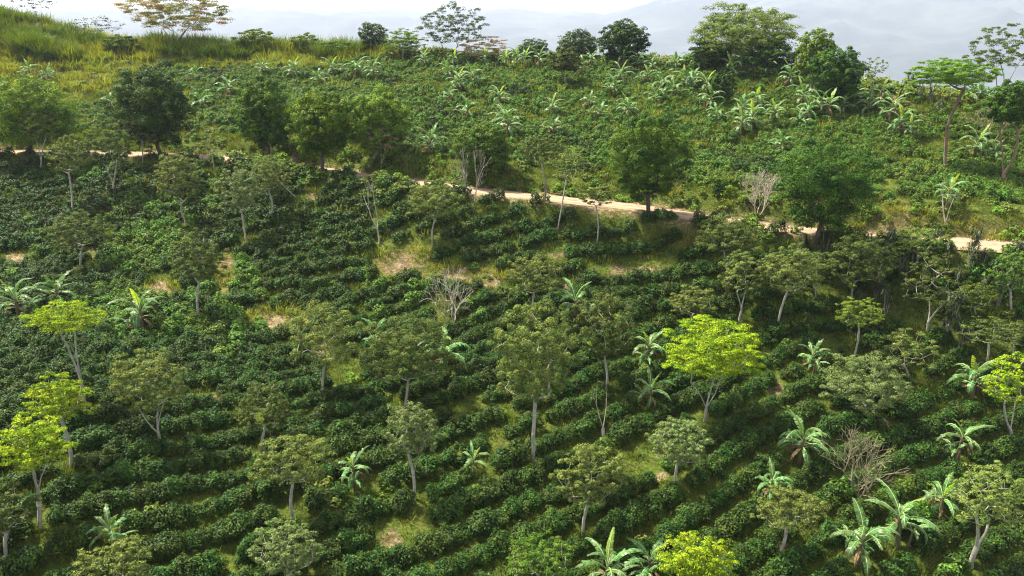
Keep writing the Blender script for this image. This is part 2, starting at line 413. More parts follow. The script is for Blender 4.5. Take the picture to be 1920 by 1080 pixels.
b = t.new('Bump', Strength=.6, Distance=.08); t.link(t.noise(3., 5), b.inputs['Height']); t.link(b.outputs[0], p.inputs['Normal'])
t.link(p.outputs[0], t.out.inputs[0])
tag(obj('road', mesh_np('road', RV.reshape(-1, 3), rf, t.m, smooth=True, uv=ruv)), kind='structure')

# haze box
import bmesh
bm = bmesh.new(); bmesh.ops.create_cube(bm, size=1)
me = bpy.data.meshes.new('haze'); bm.to_mesh(me); bm.free()
hz = obj('haze', me); hz.scale = (27000, 27000, 1400); hz.location = (0, 0, 220)
t = NT('haze_air'); pv = t.new('VolumePrincipled'); pv.inputs['Color'].default_value = (.72, .79, 1, 1)
pv.inputs['Density'].default_value = .000085; pv.inputs['Anisotropy'].default_value = .2
t.link(pv.outputs[0], t.out.inputs['Volume']); me.materials.append(t.m)
tag(hz, 'pale bluish haze lying over the valley and far mountains', 'haze', kind='stuff')

# ------------------------------------------------------------------ tree builder
def skeleton(rng, base, fork, targets, r_base, stems=1, low=.35, tip=.010, wob=.05):
    """nodes + parent index; stems leave the trunk at fraction `low` of the way to the fork"""
    nodes = [base]; par = [-1]
    hgt = fork[2] - base[2]
    def chain(start, p_to, n, wb):
        a = nodes[start]; last = start
        w = rng.normal(size=3) * wb * np.linalg.norm(p_to - a); w[2] *= .3
        for k in range(1, n + 1):
            f = k / n
            q = a + (p_to - a) * f + w * math.sin(PI * f) + rng.normal(size=3) * wb * .25 * hgt / n
            if f == 1: q = p_to
            nodes.append(q); par.append(last); last = len(nodes) - 1
        return last
    sep = base + (fork - base) * low if stems > 1 else fork
    s0 = chain(0, sep, 4 if stems == 1 else 3, wob)
    heads = [s0]
    if stems > 1:
        heads = []
        ext = np.ptp(np.array(targets)[:, :2], axis=0).mean() * .5
        a0 = rng.uniform(0, PI)
        for k in range(stems):
            a = a0 + 2 * PI * k / stems + rng.uniform(-.4, .4)
            q = fork + np.array([math.cos(a), .7 * math.sin(a), 0]) * ext * rng.uniform(.3, .5) + np.array([0, 0, rng.uniform(-.1, .15) * hgt])
            heads.append(chain(s0, q, 4, wob))
    first = len(nodes) - 1
    T = sorted(targets, key=lambda c: np.linalg.norm(c - fork))
    start_allowed = s0
    for c in T:
        N = np.array(nodes[start_allowed:])
        v = c - N; d = np.linalg.norm(v, axis=1)
        cost = d * (1 + .9 * np.clip(.35 - v[:, 2] / (d + 1e-6), 0, 2))
        k = int(cost.argmin()) + start_allowed
        a = nodes[k]; L = np.linalg.norm(c - a); n = 3 if L > 1.2 else 2
        last = k
        sag = np.array([0, 0, -1]) * L * .06 + rng.normal(size=3) * L * .05
        for j in range(1, n + 1):
            f = j / n
            nodes.append(a + (c - a) * f + sag * math.sin(PI * f)); par.append(last); last = len(nodes) - 1
    nodes = np.array(nodes); par = np.array(par)
    cnt = np.zeros(len(nodes)); has = np.zeros(len(nodes), bool); has[par[1:]] = True
    cnt[~has] = 1
    for i in range(len(nodes) - 1, 0, -1): cnt[par[i]] += cnt[i]
    e = math.log(r_base / tip) / math.log(max(cnt[0], 2))
    rad = tip * cnt ** e
    return nodes, par, rad

def twig_skeleton(rng, base, C, rad3, r_base, stems, low, depth):
    nodes = [base]; par = [-1]
    fz = base[2] + (C[2] - rad3[2] - base[2]) * (low if stems > 1 else .95)
    last = 0
    p = np.array(base)
    for k in range(1, 4):
        f = k / 3
        q = base + np.array([C[0] * .35 * f ** 1.5, C[1] * .35 * f ** 1.5, (fz - base[2]) * f]) + rng.normal(size=3) * .06
        nodes.append(q); par.append(last); last = len(nodes) - 1
    top = C[2] + rad3[2]; H_ = top - fz
    def grow(i, d, L, lv):
        a = nodes[i]; n = 3; last = i
        for k in range(n):
            d = unit(d + rng.normal(size=3) * .13 + np.array([0, 0, .05]))
            nodes.append(nodes[last] + d * L / n); par.append(last); last = len(nodes) - 1
            if lv > 1 and k < 2 and rng.random() < .45:
                x = unit(np.cross(d, rng.normal(size=3))); grow(last, unit(d * .75 + x * .75), L * .55, lv - 2)
        if lv <= 0: return
        a0 = rng.uniform(0, PI)
        x = unit(np.cross(d, rng.normal(size=3)))
        for s_ in ((1, -1, .5) if rng.random() < .25 else (1, -1)):
            an_ = rng.uniform(.3, .65) * s_
            grow(last, unit(d * math.cos(an_) + x * math.sin(an_)), L * rng.uniform(.68, .86), lv - 1)
    a0 = rng.uniform(0, PI)
    for k in range(stems):
        a = a0 + 2 * PI * k / stems
        grow(last, unit(np.array([math.cos(a) * .55, math.sin(a) * .55, 1.])) if stems > 1 else np.array([0, 0, 1.]), H_ * .34, depth)
    nodes = np.array(nodes); par = np.array(par)
    up = nodes[:, 2] > fz
    for ax in (0, 1):
        e = np.percentile(np.abs(nodes[up, ax] - C[ax] * .5), 97); f = np.clip((nodes[:, 2] - fz) / (H_ * .6), 0, 1)
        nodes[:, ax] = nodes[:, ax] * (1 - f + f * min(1.15, rad3[ax] / e)) + C[ax] * .65 * f
    nodes[up, 2] = fz + (nodes[up, 2] - fz) * H_ / (nodes[:, 2].max() - fz)
    cnt = np.zeros(len(nodes)); has = np.zeros(len(nodes), bool); has[par[1:]] = True; cnt[~has] = 1
    for i in range(len(nodes) - 1, 0, -1): cnt[par[i]] += cnt[i]
    e = math.log(r_base / .011) / math.log(cnt[0])
    return nodes, par, .011 * cnt ** e
def make_tree(name, label, base, C, rad3, seed, leaf, bark, K=26, lai=3.2, leafsize=.22, stems=1, low=.35, flat=.62, bot=-.5,
              clump=.34, r_base=.14, fill=.15, group=None, twigs=0, cat='tree', shell=.62, asp=.48, forkz=.75):
    rng = np.random.default_rng(seed)
    rad3 = np.array(rad3); C = np.array(C)
    # clump centres inside the crown's ellipsoid with an uneven edge
    pts = []; tries = 0; sep = 1.55 / K ** (1 / 3.)
    while len(pts) < K and tries < 4000:
        tries += 1
        d = unit(rng.normal(size=3)); rr = rng.uniform(shell, 1.) if rng.random() > fill else rng.uniform(0, shell)
        q = d * rr * rng.uniform(.82, 1.06)
        if q[2] < bot: continue
        if pts and np.min(np.linalg.norm(np.array(pts) - q, axis=1)) < sep * (1 - tries / 4500): continue
        pts.append(q)
    U = np.array(pts); Cl = C + U * rad3 * (1 - clump * (.6 if lai > 6 else .35))
    rm = rad3.mean()
    root = bpy.data.objects.new(name, None); col.objects.link(root)
    root.location = base; root.empty_display_size = .5
    tag(root, label, cat, group)
    b0 = np.array([0, 0, -.25]); off = np.array(base)
    fork = np.array([C[0] * .85 + base[0] * .15, C[1] * .85 + base[1] * .15, C[2] - rad3[2] * forkz]); fork[2] = max(fork[2], base[2] + .25 * (C[2] - base[2]))
    targets = [c - off for c in Cl]
    if twigs and leaf:
        ex = []
        for c in targets:
            for _ in range(twigs): ex.append(c + rng.normal(size=3) * rad3 * .2 + np.array([0, 0, .1 * rm]))
        targets = targets + ex
    if not leaf: nodes, par, rd = twig_skeleton(rng, b0, C - off, rad3, r_base, stems, low, twigs)
    else: nodes, par, rd = skeleton(rng, b0, fork - off, targets, r_base, stems, low)
    m = par >= 0
    V, Fc = tubes(nodes[par[m]], nodes[m], np.minimum(rd[par[m]], rd[m] * 1.35 + .004), rd[m], 6)
    obj('trunk', mesh_np('trunk', V, Fc, M[bark], smooth=True), root)
    if leaf:
        la = leafsize * leafsize * asp * .5
        area = PI * rad3[0] * max(rad3[2], .5 * rad3[1]) * 1.15
        n = int(min(lai * area / la, 38000)); per = rng.dirichlet(np.full(len(Cl), 8.)) * n
        Ps, Ns = [], []
        for c, k in zip(Cl - off, per):
            k = int(k) + 4
            cr = clump * rng.uniform(.7, 1.35)
            ax = np.array([rad3[0], rad3[1], max(rad3[2], .45 * rm)]) * cr * np.array([1, 1, flat])
            ns = 3 if leaf in ('dense', 'densedark', 'lightgreen') else 4
            sub = unit(rng.normal(size=(ns, 3))) * np.array([.7, .7, .55]); sr = rng.uniform(.4, .7, ns)
            si = rng.integers(0, ns, k)
            d = unit(rng.normal(size=(k, 3))); d[:, 2] = np.where(rng.random(k) < .8, np.abs(d[:, 2]), d[:, 2])
            rr = rng.uniform(.72, 1.04, (k, 1)); inner = rng.random(k) < .22; rr[inner] *= rng.uniform(.2, .9, (inner.sum(), 1))
            q = sub[si] + d * rr * sr[si][:, None]
            out_ = unit(c + off - C) * .3
            Ps.append(c + q * ax); Ns.append(d * 1.3 + out_ + rng.normal(size=(k, 3)) * .22 + np.array([0, 0, .2]))
        if lai > 3.3:
            k = int(n * .12); d = unit(rng.normal(size=(k, 3))); q = d * (rng.random((k, 1)) ** .4) * .8
            q[:, 2] = np.maximum(q[:, 2], bot + .12)
            Ps.append(C - off + q * rad3); Ns.append(d * .5 + rng.normal(size=(k, 3)) * .4 + np.array([0, 0, .5]))
        V, Fc = leaf_cards(np.concatenate(Ps), np.concatenate(Ns), leafsize, leafsize * asp, rng)
        obj('crown', mesh_np('crown', V, Fc, M[leaf]), root)
    return root

STY = {
 'shade': dict(K=60, lai=3.3, clump=.19, flat=.8, r_base=.125, bark='pale', bot=-.6, shell=.7),
 'thin':  dict(K=46, lai=1.5, clump=.18, flat=.55, r_base=.105, bark='pale', bot=-.65, shell=.5),
 'lime':  dict(K=60, lai=3.6, clump=.2, flat=.55, r_base=.135, bark='pale', bot=-.55, asp=.55, shell=.6),
 'dense': dict(K=100, lai=7.5, clump=.22, flat=.95, r_base=.28, bark='darkbark', bot=-.88, fill=.12, asp=.55, shell=.8),
 'broad': dict(K=110, lai=7, clump=.2, flat=.85, r_base=.28, bark='greybark', bot=-.6, shell=.7),
 'airy':  dict(K=70, lai=1.7, clump=.14, flat=.9, r_base=.2, bark='greybark', bot=-.6, stems=3, low=.3),
 'bare':  dict(K=8, lai=0, r_base=.115, bark='bonebark', twigs=5),
 'umbrella': dict(K=90, lai=6, clump=.16, flat=.8, r_base=.22, bark='redbark', bot=-.4, stems=2, low=.55, forkz=1.1),
}
RIDGE_TREES = 'trees along the ridge line'
ROAD_TREES = 'large round trees beside the dirt road'
SHADE = 'slender shade trees among the coffee'
LIME = 'lime green shade trees among the coffee'
BARE_G = 'leafless trees on the slope'
# name, style, base px, crown box px (x0,x1,y0,y1), leaf material, group, label, extra
T = [
 # big trees by the road
 ('broadleaf_tree','dense',42,291,-45,148,140,285,'denselime',ROAD_TREES,'wide dense tree at the left edge with bright yellow-green top over the road',dict(K=120)),
 ('broadleaf_tree','dense',305,293,205,362,118,285,'densedark',ROAD_TREES,'tall egg-shaped dark green tree at the road, second from the left edge',{}),
 ('broadleaf_tree','dense',507,300,440,556,140,292,'dense',ROAD_TREES,'dark round tree touching the left side of the brighter green tree by the road',{}),
 ('broadleaf_tree','dense',603,322,540,660,163,305,'denselime',ROAD_TREES,'bushy mid green tree between the dark round tree and the pale green domed tree',{}),
 ('broadleaf_tree','dense',692,312,645,772,163,300,'lightgreen',ROAD_TREES,'pale green domed tree, palest of the row of round trees above the road',dict(bark='greybark')),
 ('broadleaf_tree','dense',1217,402,1136,1300,206,385,'dense',ROAD_TREES,'round dark green tree standing at the middle stretch of the dirt road',{}),
 ('broadleaf_tree','dense',1530,452,1450,1652,252,440,'densedark',ROAD_TREES,'broadest dark green tree overhanging the right stretch of the dirt road',dict(K=120)),
 ('broadleaf_tree','dense',905,338,842,962,225,332,'green',ROAD_TREES,'dull green round tree just behind the twiggy leafless tree above the road',{}),
 ('broadleaf_tree','dense',1347,366,1332,1363,334,366,'densedark',None,'small dark clipped-looking bushy tree on the grass bank above the road',dict(K=26, r_base=.08)),
 ('broadleaf_tree','dense',1352,196,1326,1380,130,192,'densedark',None,'small dark green tree among the banana plants below the great olive tree',dict(K=45, r_base=.12)),
 # ridge
 ('broadleaf_tree','dense',1168,120,1120,1219,38,114,'densedark',RIDGE_TREES,'tallest dark square-topped tree of the dark trio on the ridge',{}),
 ('broadleaf_tree','dense',1085,117,1040,1128,57,112,'bluegreen',RIDGE_TREES,'blue-green rounded tree in the middle of the dark trio on the ridge',{}),
 ('broadleaf_tree','dense',1000,116,968,1030,73,113,'bluegreen',RIDGE_TREES,'lowest blue-green tree at the left of the dark trio on the ridge',{}),
 ('giant_tree','broad',1405,134,1290,1502,8,125,'olive',RIDGE_TREES,'huge spreading tree with olive canopy, the biggest on the ridge',dict(K=133, lai=8, bot=-.95, r_base=.5, bark='darkbark')),
 ('broadleaf_tree','dense',1515,180,1488,1568,54,150,'lightgreen',RIDGE_TREES,'bright green tree squeezed between the giant olive tree and a dark tree',dict(bark='greybark')),
 ('broadleaf_tree','dense',1562,206,1515,1622,85,196,'densedark',RIDGE_TREES,'dark green tree right of the bright green one at the ridge edge',{}),
 ('broadleaf_tree','dense',697,102,670,728,42,92,'bluegreen',RIDGE_TREES,'small blue-green round tree left of the flat lime-topped tree on the ridge',dict(K=57, r_base=.16)),
 ('umbrella_tree','lime',752,116,714,797,55,102,'lightgreen',RIDGE_TREES,'low flat-topped light green tree on the ridge beside a blue-green round tree',{}),
 ('broadleaf_tree','broad',1060,162,1024,1093,85,146,'darkolive',RIDGE_TREES,'dull olive tree standing just below the ridge in front of the dark trio',dict(K=57, r_base=.16)),
 ('airy_tree','airy',835,112,782,916,6,98,'bluegreen',RIDGE_TREES,'tall open-branched grey-green tree against the sky in the middle of the ridge',{}),
 ('dry_tree','thin',905,116,858,962,66,112,'dry',RIDGE_TREES,'brownish dry-leaved bushy tree behind the open-branched tree on the ridge',dict(bark='twig', lai=2)),
 ('airy_tree','airy',322,82,228,430,-32,60,'rust',RIDGE_TREES,'large spreading tree with rusty orange leaves on the left ridge',dict(K=98, lai=3.0, r_base=.38, low=.2, bot=-.95, clump=.16, flat=.9)),
 ('airy_tree','airy',175,94,126,232,30,66,'bluegreen',RIDGE_TREES,'thin nearly leafless flat-topped tree on the left ridge',dict(lai=.35, K=49, r_base=.09, stems=1)),
 ('airy_tree','airy',62,40,20,110,-22,26,'bluegreen',RIDGE_TREES,'dark spindly treetop cut off by the picture top above the grass mound',dict(lai=.4, K=38, r_base=.09, stems=1)),
 ('airy_tree','airy',1637,158,1614,1667,107,146,'lightgreen',RIDGE_TREES,'small thin see-through tree alone on the ridge right of the dark tree',dict(lai=.9, K=41, r_base=.07, stems=2)),
 ('airy_tree','airy',1882,168,1816,1950,45,140,'green',RIDGE_TREES,'tall thin open tree behind the umbrella tree at the right edge',dict(r_base=.14)),
 ('umbrella_tree','umbrella',1771,316,1704,1867,107,178,'lightgreen',RIDGE_TREES,'tall umbrella tree with flat lime-green top and bare reddish trunk',dict(K=110, shell=.5, stems=3, low=.62)),
 ('broadleaf_tree','dense',1880,346,1848,1952,148,238,'densedark',RIDGE_TREES,'dark round-headed tree with tall reddish twin trunks at the right edge',dict(stems=2, low=.2, forkz=1.0, r_base=.26, bark='redbark')),
 ('broadleaf_tree','dense',1335,136,1290,1376,70,130,'densedark',RIDGE_TREES,'dark bushy tree tucked under the left side of the giant olive tree',dict(K=50)),
 ('broadleaf_tree','dense',1455,142,1402,1502,76,136,'densedark',RIDGE_TREES,'dark bushy tree tucked under the right side of the giant olive tree',dict(K=50)),
 ('shade_tree','shade',1720,496,1680,1765,428,482,'scrub',SHADE,'yellow-green bushy tree on the verge left of the widest road stretch',dict(r_base=.09)),
 ('shade_tree','shade',1645,540,1600,1692,452,515,'olive',SHADE,'olive tree at the top of the thicket under the broadest tree',dict(r_base=.1)),
 ('shade_tree','shade',1830,590,1786,1872,528,585,'green',SHADE,'green bushy tree in the thicket right of the white forked limbs',dict(r_base=.1)),
 ('shade_tree','shade',1530,560,1492,1572,468,530,'darkolive',SHADE,'dull tree wedged between two olive trees above the dark hollow',dict(r_base=.1)),
 ('shade_tree','shade',1905,676,1862,1945,600,655,'darkolive',SHADE,'low dull olive tree at the right edge above the sparse lime tree',dict(r_base=.1)),
 ('shade_tree','shade',330,372,292,372,283,345,'olive',SHADE,'low olive tree touching the road right of the twin-stemmed dark tree',dict(r_base=.1)),
 ('shade_tree','shade',560,372,470,540,290,335,'green',SHADE,'short green tree on the lower verge below the dark round tree',dict(r_base=.08)),
 ('shade_tree','shade',1178,345,1160,1196,318,342,'lightgreen',None,'tiny light green tree at the left foot of the round dark roadside tree',dict(K=16, r_base=.05)),
 ('shade_tree','shade',1268,350,1246,1296,318,348,'lightgreen',None,'small light green tree at the right foot of the round dark roadside tree',dict(K=18, r_base=.05)),
 ('broadleaf_tree','dense',478,92,440,522,54,88,'lightgreen',RIDGE_TREES,'low bright green treetop behind the cane grass right of the rusty tree',dict(K=30, r_base=.1)),
 ('broadleaf_tree','dense',567,92,540,598,61,88,'lightgreen',RIDGE_TREES,'lowest bright green treetop behind the cane grass, midway along the left ridge',dict(K=24, r_base=.1)),
 ('broadleaf_tree','dense',222,100,186,262,64,98,'green',RIDGE_TREES,'low green hedge-like bushy tree between the grass mound and the rusty tree',dict(K=30, r_base=.1)),
 ('broadleaf_tree','dense',640,106,590,672,76,104,'green',RIDGE_TREES,'low rounded green bush-like tree left of the small blue-green ridge tree',dict(K=30, r_base=.1)),
 # upper slope small trees
 ('shade_tree','shade',1020,382,972,1056,250,312,'darkolive',SHADE,'tall thin-trunked dark olive tree just above the road, left of centre stretch',dict(bark='greybark', r_base=.11)),
 ('shade_tree','thin',1045,436,1030,1100,275,345,'scrub',SHADE,'spindly yellow-green tree with straight bare trunk crossing the road',dict(r_base=.09)),
 ('shade_tree','shade',1118,460,1083,1152,343,392,'olive',SHADE,'small flat olive tree with pale trunk in front of the middle of the road',dict(r_base=.1, K=30)),
 ('shade_tree','thin',715,316,674,760,226,290,'dry',SHADE,'brownish thin-crowned tree with pale forked trunk before the pale domed tree',dict(stems=2, low=.5, lai=2)),
 ('shade_tree','shade',77,320,36,112,196,270,'olive',SHADE,'olive tree with several pale stems in front of the wide tree at the left edge',dict(stems=3, low=.3)),
 ('shade_tree','shade',267,308,228,300,215,275,'darkolive',SHADE,'small dark olive tree at the foot of the tall egg-shaped tree',dict(r_base=.1)),
 ('shade_tree','shade',135,396,88,162,253,335,'olive',SHADE,'olive tree with single pale trunk right of the many-stemmed one by the road',{}),
 ('shade_tree','shade',216,368,156,246,226,322,'darkolive',SHADE,'dark olive tree with twin pale stems below the road at left',dict(stems=2, low=.4)),
 ('shade_tree','thin',402,326,368,424,248,290,'olive',SHADE,'tiny thin tree standing alone on the lower verge of the road at left',dict(r_base=.08, K=22)),
 ('shade_tree','shade',350,428,290,376,288,388,'olive',SHADE,'olive tree whose pale fork stands in the coffee between road and bare patches',dict(stems=2, low=.35)),
 ('shade_tree','shade',462,456,404,492,310,406,'greygreen',SHADE,'grey-green feathery tree with leaning pale trunk, palest of the upper left',{}),
 ('shade_tree','shade',500,418,465,542,293,368,'olive',SHADE,'olive tree close behind the feathery grey-green tree',{}),
 ('shade_tree','shade',150,505,88,208,395,480,'darkolive',SHADE,'low dull brown-green tree above the big banana clump at left',{}),
 ('shade_tree','shade',375,598,318,420,430,545,'darkolive',SHADE,'dark brown-green tree with straight pale trunk beside bare yellow patches',{}),
 ('shade_tree','shade',811,458,758,872,328,424,'olive',SHADE,'brownish olive tree right of the leafless forked tree below the road',{}),
 ('shade_tree','shade',1360,542,1308,1432,398,492,'darkolive',SHADE,'open dark tree standing before the road between the two big round trees',dict(stems=2, low=.6, bark='greybark')),
 ('shade_tree','shade',1388,606,1350,1442,470,560,'olive',SHADE,'olive tree with pale forked stem just behind the large lime tree',dict(stems=2, low=.45)),
 ('shade_tree','shade',1457,616,1420,1548,458,558,'olive',SHADE,'broad olive tree over the dark hollow right of the large lime tree',{}),
 ('shade_tree','shade',1592,585,1545,1664,438,552,'darkolive',SHADE,'dark olive tree in the thicket below the broadest tree',dict(bark='greybark')),
 ('shade_tree','thin',1740,622,1688,1806,468,590,'darkolive',SHADE,'sparse tree with bare white forked limbs at the edge of the dark hollow',dict(stems=3, low=.35, lai=1.0, r_base=.17)),
 ('shade_tree','shade',1897,586,1860,1940,463,558,'green',SHADE,'green tree with thin pale trunk at the right edge below the road',{}),
 ('shade_tree','shade',1000,600,948,1056,474,562,'olive',SHADE,'soft yellowish olive tree behind the tallest olive tree in the centre',{}),
 ('shade_tree','shade',1000,866,930,1080,562,765,'olive',SHADE,'tallest olive tree in the centre with a long straight pale trunk',dict(K=91, lai=3.2, bot=-.8, r_base=.17)),
 ('shade_tree','shade',1140,728,1072,1196,540,685,'darkolive',SHADE,'dull olive tree just right of the tallest olive tree',dict(K=64, bot=-.7)),
 ('shade_tree','shade',757,762,678,852,590,735,'darkolive',SHADE,'broad dark olive tree with short stout trunk left of centre',dict(K=83)),
 ('shade_tree','shade',607,748,530,682,560,700,'olive',SHADE,'loose olive tree in front of a bright bare bank left of centre',dict(K=57, lai=2.)),
 ('shade_tree','shade',303,836,204,350,652,785,'olive',SHADE,'rounded olive tree with three pale limbs right of the lime trees',dict(stems=3, low=.4, K=68)),
 ('shade_tree','shade',1600,672,1565,1662,557,618,'lightgreen',SHADE,'small light green mushroom-shaped tree below the dark hollow',dict(r_base=.1)),
 ('shade_tree','shade',1670,792,1542,1702,660,782,'greygreen',SHADE,'large spreading grey-green tree at right, left of the sparse lime tree',dict(K=83)),
 ('shade_tree','thin',1702,705,1640,1762,612,702,'olive',SHADE,'thin olive tree just behind the large spreading grey-green tree',{}),
 ('shade_tree','shade',550,972,470,626,808,920,'olive',SHADE,'round yellowish olive tree at lower left of centre on a short trunk',dict(K=76)),
 ('shade_tree','shade',778,936,718,826,752,868,'greygreen',SHADE,'grey-green tree with a slim pale forked trunk near the lower centre',dict(stems=2, low=.5)),
 ('shade_tree','shade',490,852,440,548,715,820,'darkolive',SHADE,'dull hazy olive tree behind the round yellowish olive tree',{}),
 ('shade_tree','shade',556,1105,470,604,975,1092,'greygreen',SHADE,'grey-green tree cut by the bottom edge under the round olive tree',dict(K=64)),
 ('shade_tree','shade',215,1140,148,290,1003,1110,'olive',SHADE,'olive treetop at the bottom edge below the banana at lower left',dict(K=64)),
 ('shade_tree','shade',1093,1006,1040,1172,830,962,'olive',SHADE,'full olive tree just behind the two large banana plants at bottom',dict(K=68)),
 ('shade_tree','shade',1265,912,1215,1332,778,882,'greygreen',SHADE,'greyish tree standing over a bright grassy gap right of centre',{}),
 ('shade_tree','shade',1010,1130,938,1086,998,1100,'green',SHADE,'light olive treetop at the bottom edge in the centre',dict(K=64)),
 ('shade_tree','shade',1456,1052,1410,1552,910,1005,'olive',SHADE,'low dome-shaped olive tree left of the banana group at lower right',dict(K=64)),
 ('shade_tree','thin',1822,1062,1780,1930,865,1000,'olive',SHADE,'leaning pale-trunked thin tree at the lower right corner',dict(stems=2, low=.5, K=64, lai=2, r_base=.2)),
 ('shade_tree','shade',12,1045,-50,62,900,1012,'darkolive',SHADE,'brownish olive tree cut by the left edge under the lime trees',dict(K=57)),
 ('shade_tree','shade',1290,612,1253,1346,535,602,'olive',SHADE,'small low olive tree above the large lime tree',dict(r_base=.1)),
 ('shade_tree','thin',1850,682,1790,1925,588,655,'darkolive',SHADE,'thin twiggy olive tree above the sparse lime tree at the right edge',{}),
 # lime trees
 ('shade_tree','lime',168,768,50,188,563,632,'lime',LIME,'lime tree with tall white forked trunk, the highest of the three at left',dict(stems=3, low=.42, K=49, forkz=1.2)),
 ('shade_tree','lime',134,882,44,172,700,802,'lime',LIME,'lime tree in the middle of the three at left, below the tall one',dict(K=49)),
 ('shade_tree','lime',76,992,-8,132,776,892,'lime',LIME,'lime tree at the left edge, lowest and brightest of the three',dict(stems=3, low=.5, K=60)),
 ('shade_tree','lime',1320,792,1240,1436,593,730,'lime',LIME,'large vivid lime tree with white forked trunk right of centre',dict(stems=3, low=.35, K=76)),
 ('shade_tree','lime',1897,822,1848,1950,660,775,'lime',LIME,'sparse lime tree with twin trunks at the right edge',dict(stems=2, low=.3, lai=1.7)),
 ('shade_tree','lime',1310,1150,1235,1378,998,1110,'lime',LIME,'vivid lime treetop cut by the bottom edge',dict(K=68)),
 # bare trees
 ('bare_tree','bare',710,456,680,728,328,405,None,BARE_G,'leafless pale forked tree standing in the coffee below the road',dict(twigs=2, stems=2, low=.55, r_base=.11)),
 ('bare_tree','bare',888,396,855,932,268,350,None,BARE_G,'twiggy pale grey leafless tree at the left end of the visible road',dict(bark='greybark', K=41, twigs=5, stems=2, low=.4)),
 ('bare_tree','bare',842,622,802,905,500,590,None,BARE_G,'whitish leafless many-stemmed tree below the central bare bank',dict(K=49, twigs=5, stems=3, low=.15)),
 ('bare_tree','bare',1132,832,1112,1152,702,800,None,BARE_G,'small smooth leafless tree with upright white limbs in the centre',dict(twigs=1, stems=2, low=.8, r_base=.15)),
 ('bare_tree','bare',1612,938,1558,1682,798,905,None,BARE_G,'brown fine-twigged leafless tree above the banana group at lower right',dict(bark='twig', K=57, twigs=5, stems=3, low=.15, r_base=.12)),
 ('bare_tree','bare',1418,412,1388,1462,315,398,None,BARE_G,'pale bushy leafless tree on the bank left of the broadest dark tree',dict(K=45, twigs=5, stems=3, low=.2, r_base=.1)),
 ('bare_tree','bare',1778,418,1750,1802,340,400,None,BARE_G,'broken pale dead tree under a banana crown above the right end of the road',dict(twigs=1, stems=2, low=.2, r_base=.16)),
 ('bare_tree','bare',1860,270,1815,1905,195,262,None,BARE_G,'dry brown twiggy bush between the two red-trunked trees at right',dict(bark='twig', K=49, twigs=5, stems=3, low=.1, r_base=.08)),
 ('bare_tree','bare',508,304,494,524,242,290,None,BARE_G,'thin brown dead tree at the foot of the dark round tree by the road',dict(bark='twig', K=15, twigs=3, r_base=.07)),
]
bx = np.array([t_[2] for t_ in T]); by = np.array([t_[3] for t_ in T])
TB = ground(bx, by)
for k, t_ in enumerate(T):
    name, sty, b0x, b0y, x0, x1, y0, y1, leaf, grp, lab, ex = t_
    B = TB[k]
    depth = float(np.dot(B - np.array([0, 0, CAMZ]), FW))
    cx_, cy_ = (x0 + x1) / 2, (y0 + y1) / 2
    d = ray(cx_, cy_); d = d / d[1]
    rngt = np.random.default_rng(1000 + k)
    Cw = d * B[1]; Cw[2] += CAMZ
    hw = (x1 - x0) / 2 / F * depth; hh = (y1 - y0) / 2 / F * depth
    al = math.atan2(CAMZ - Cw[2], B[1])
    ryy = hw * .75
    rz2 = (hh ** 2 - (ryy * math.sin(al)) ** 2) / math.cos(al) ** 2
    rz = max(math.sqrt(max(rz2, 0)), .42 * hh, .25 * hw)
    if math.sqrt((rz * math.cos(al)) ** 2 + (ryy * math.sin(al)) ** 2) > hh * 1.05:
        ryy = max(math.sqrt(max(hh ** 2 - (rz * math.cos(al)) ** 2, 0)) / math.sin(max(al, .05)), .6 * hw)
        ryy = min(ryy, hw)
    par_ = dict(STY[sty]); par_.update(ex)
    ls = max(.16, depth / F * 1.875 * 1.45) * (1.25 if sty in ('dense', 'broad') else 1)
    make_tree(name, lab, B, Cw, (hw, ryy, rz), 1000 + k, leaf, par_.pop('bark'), leafsize=ls, group=grp, **par_)

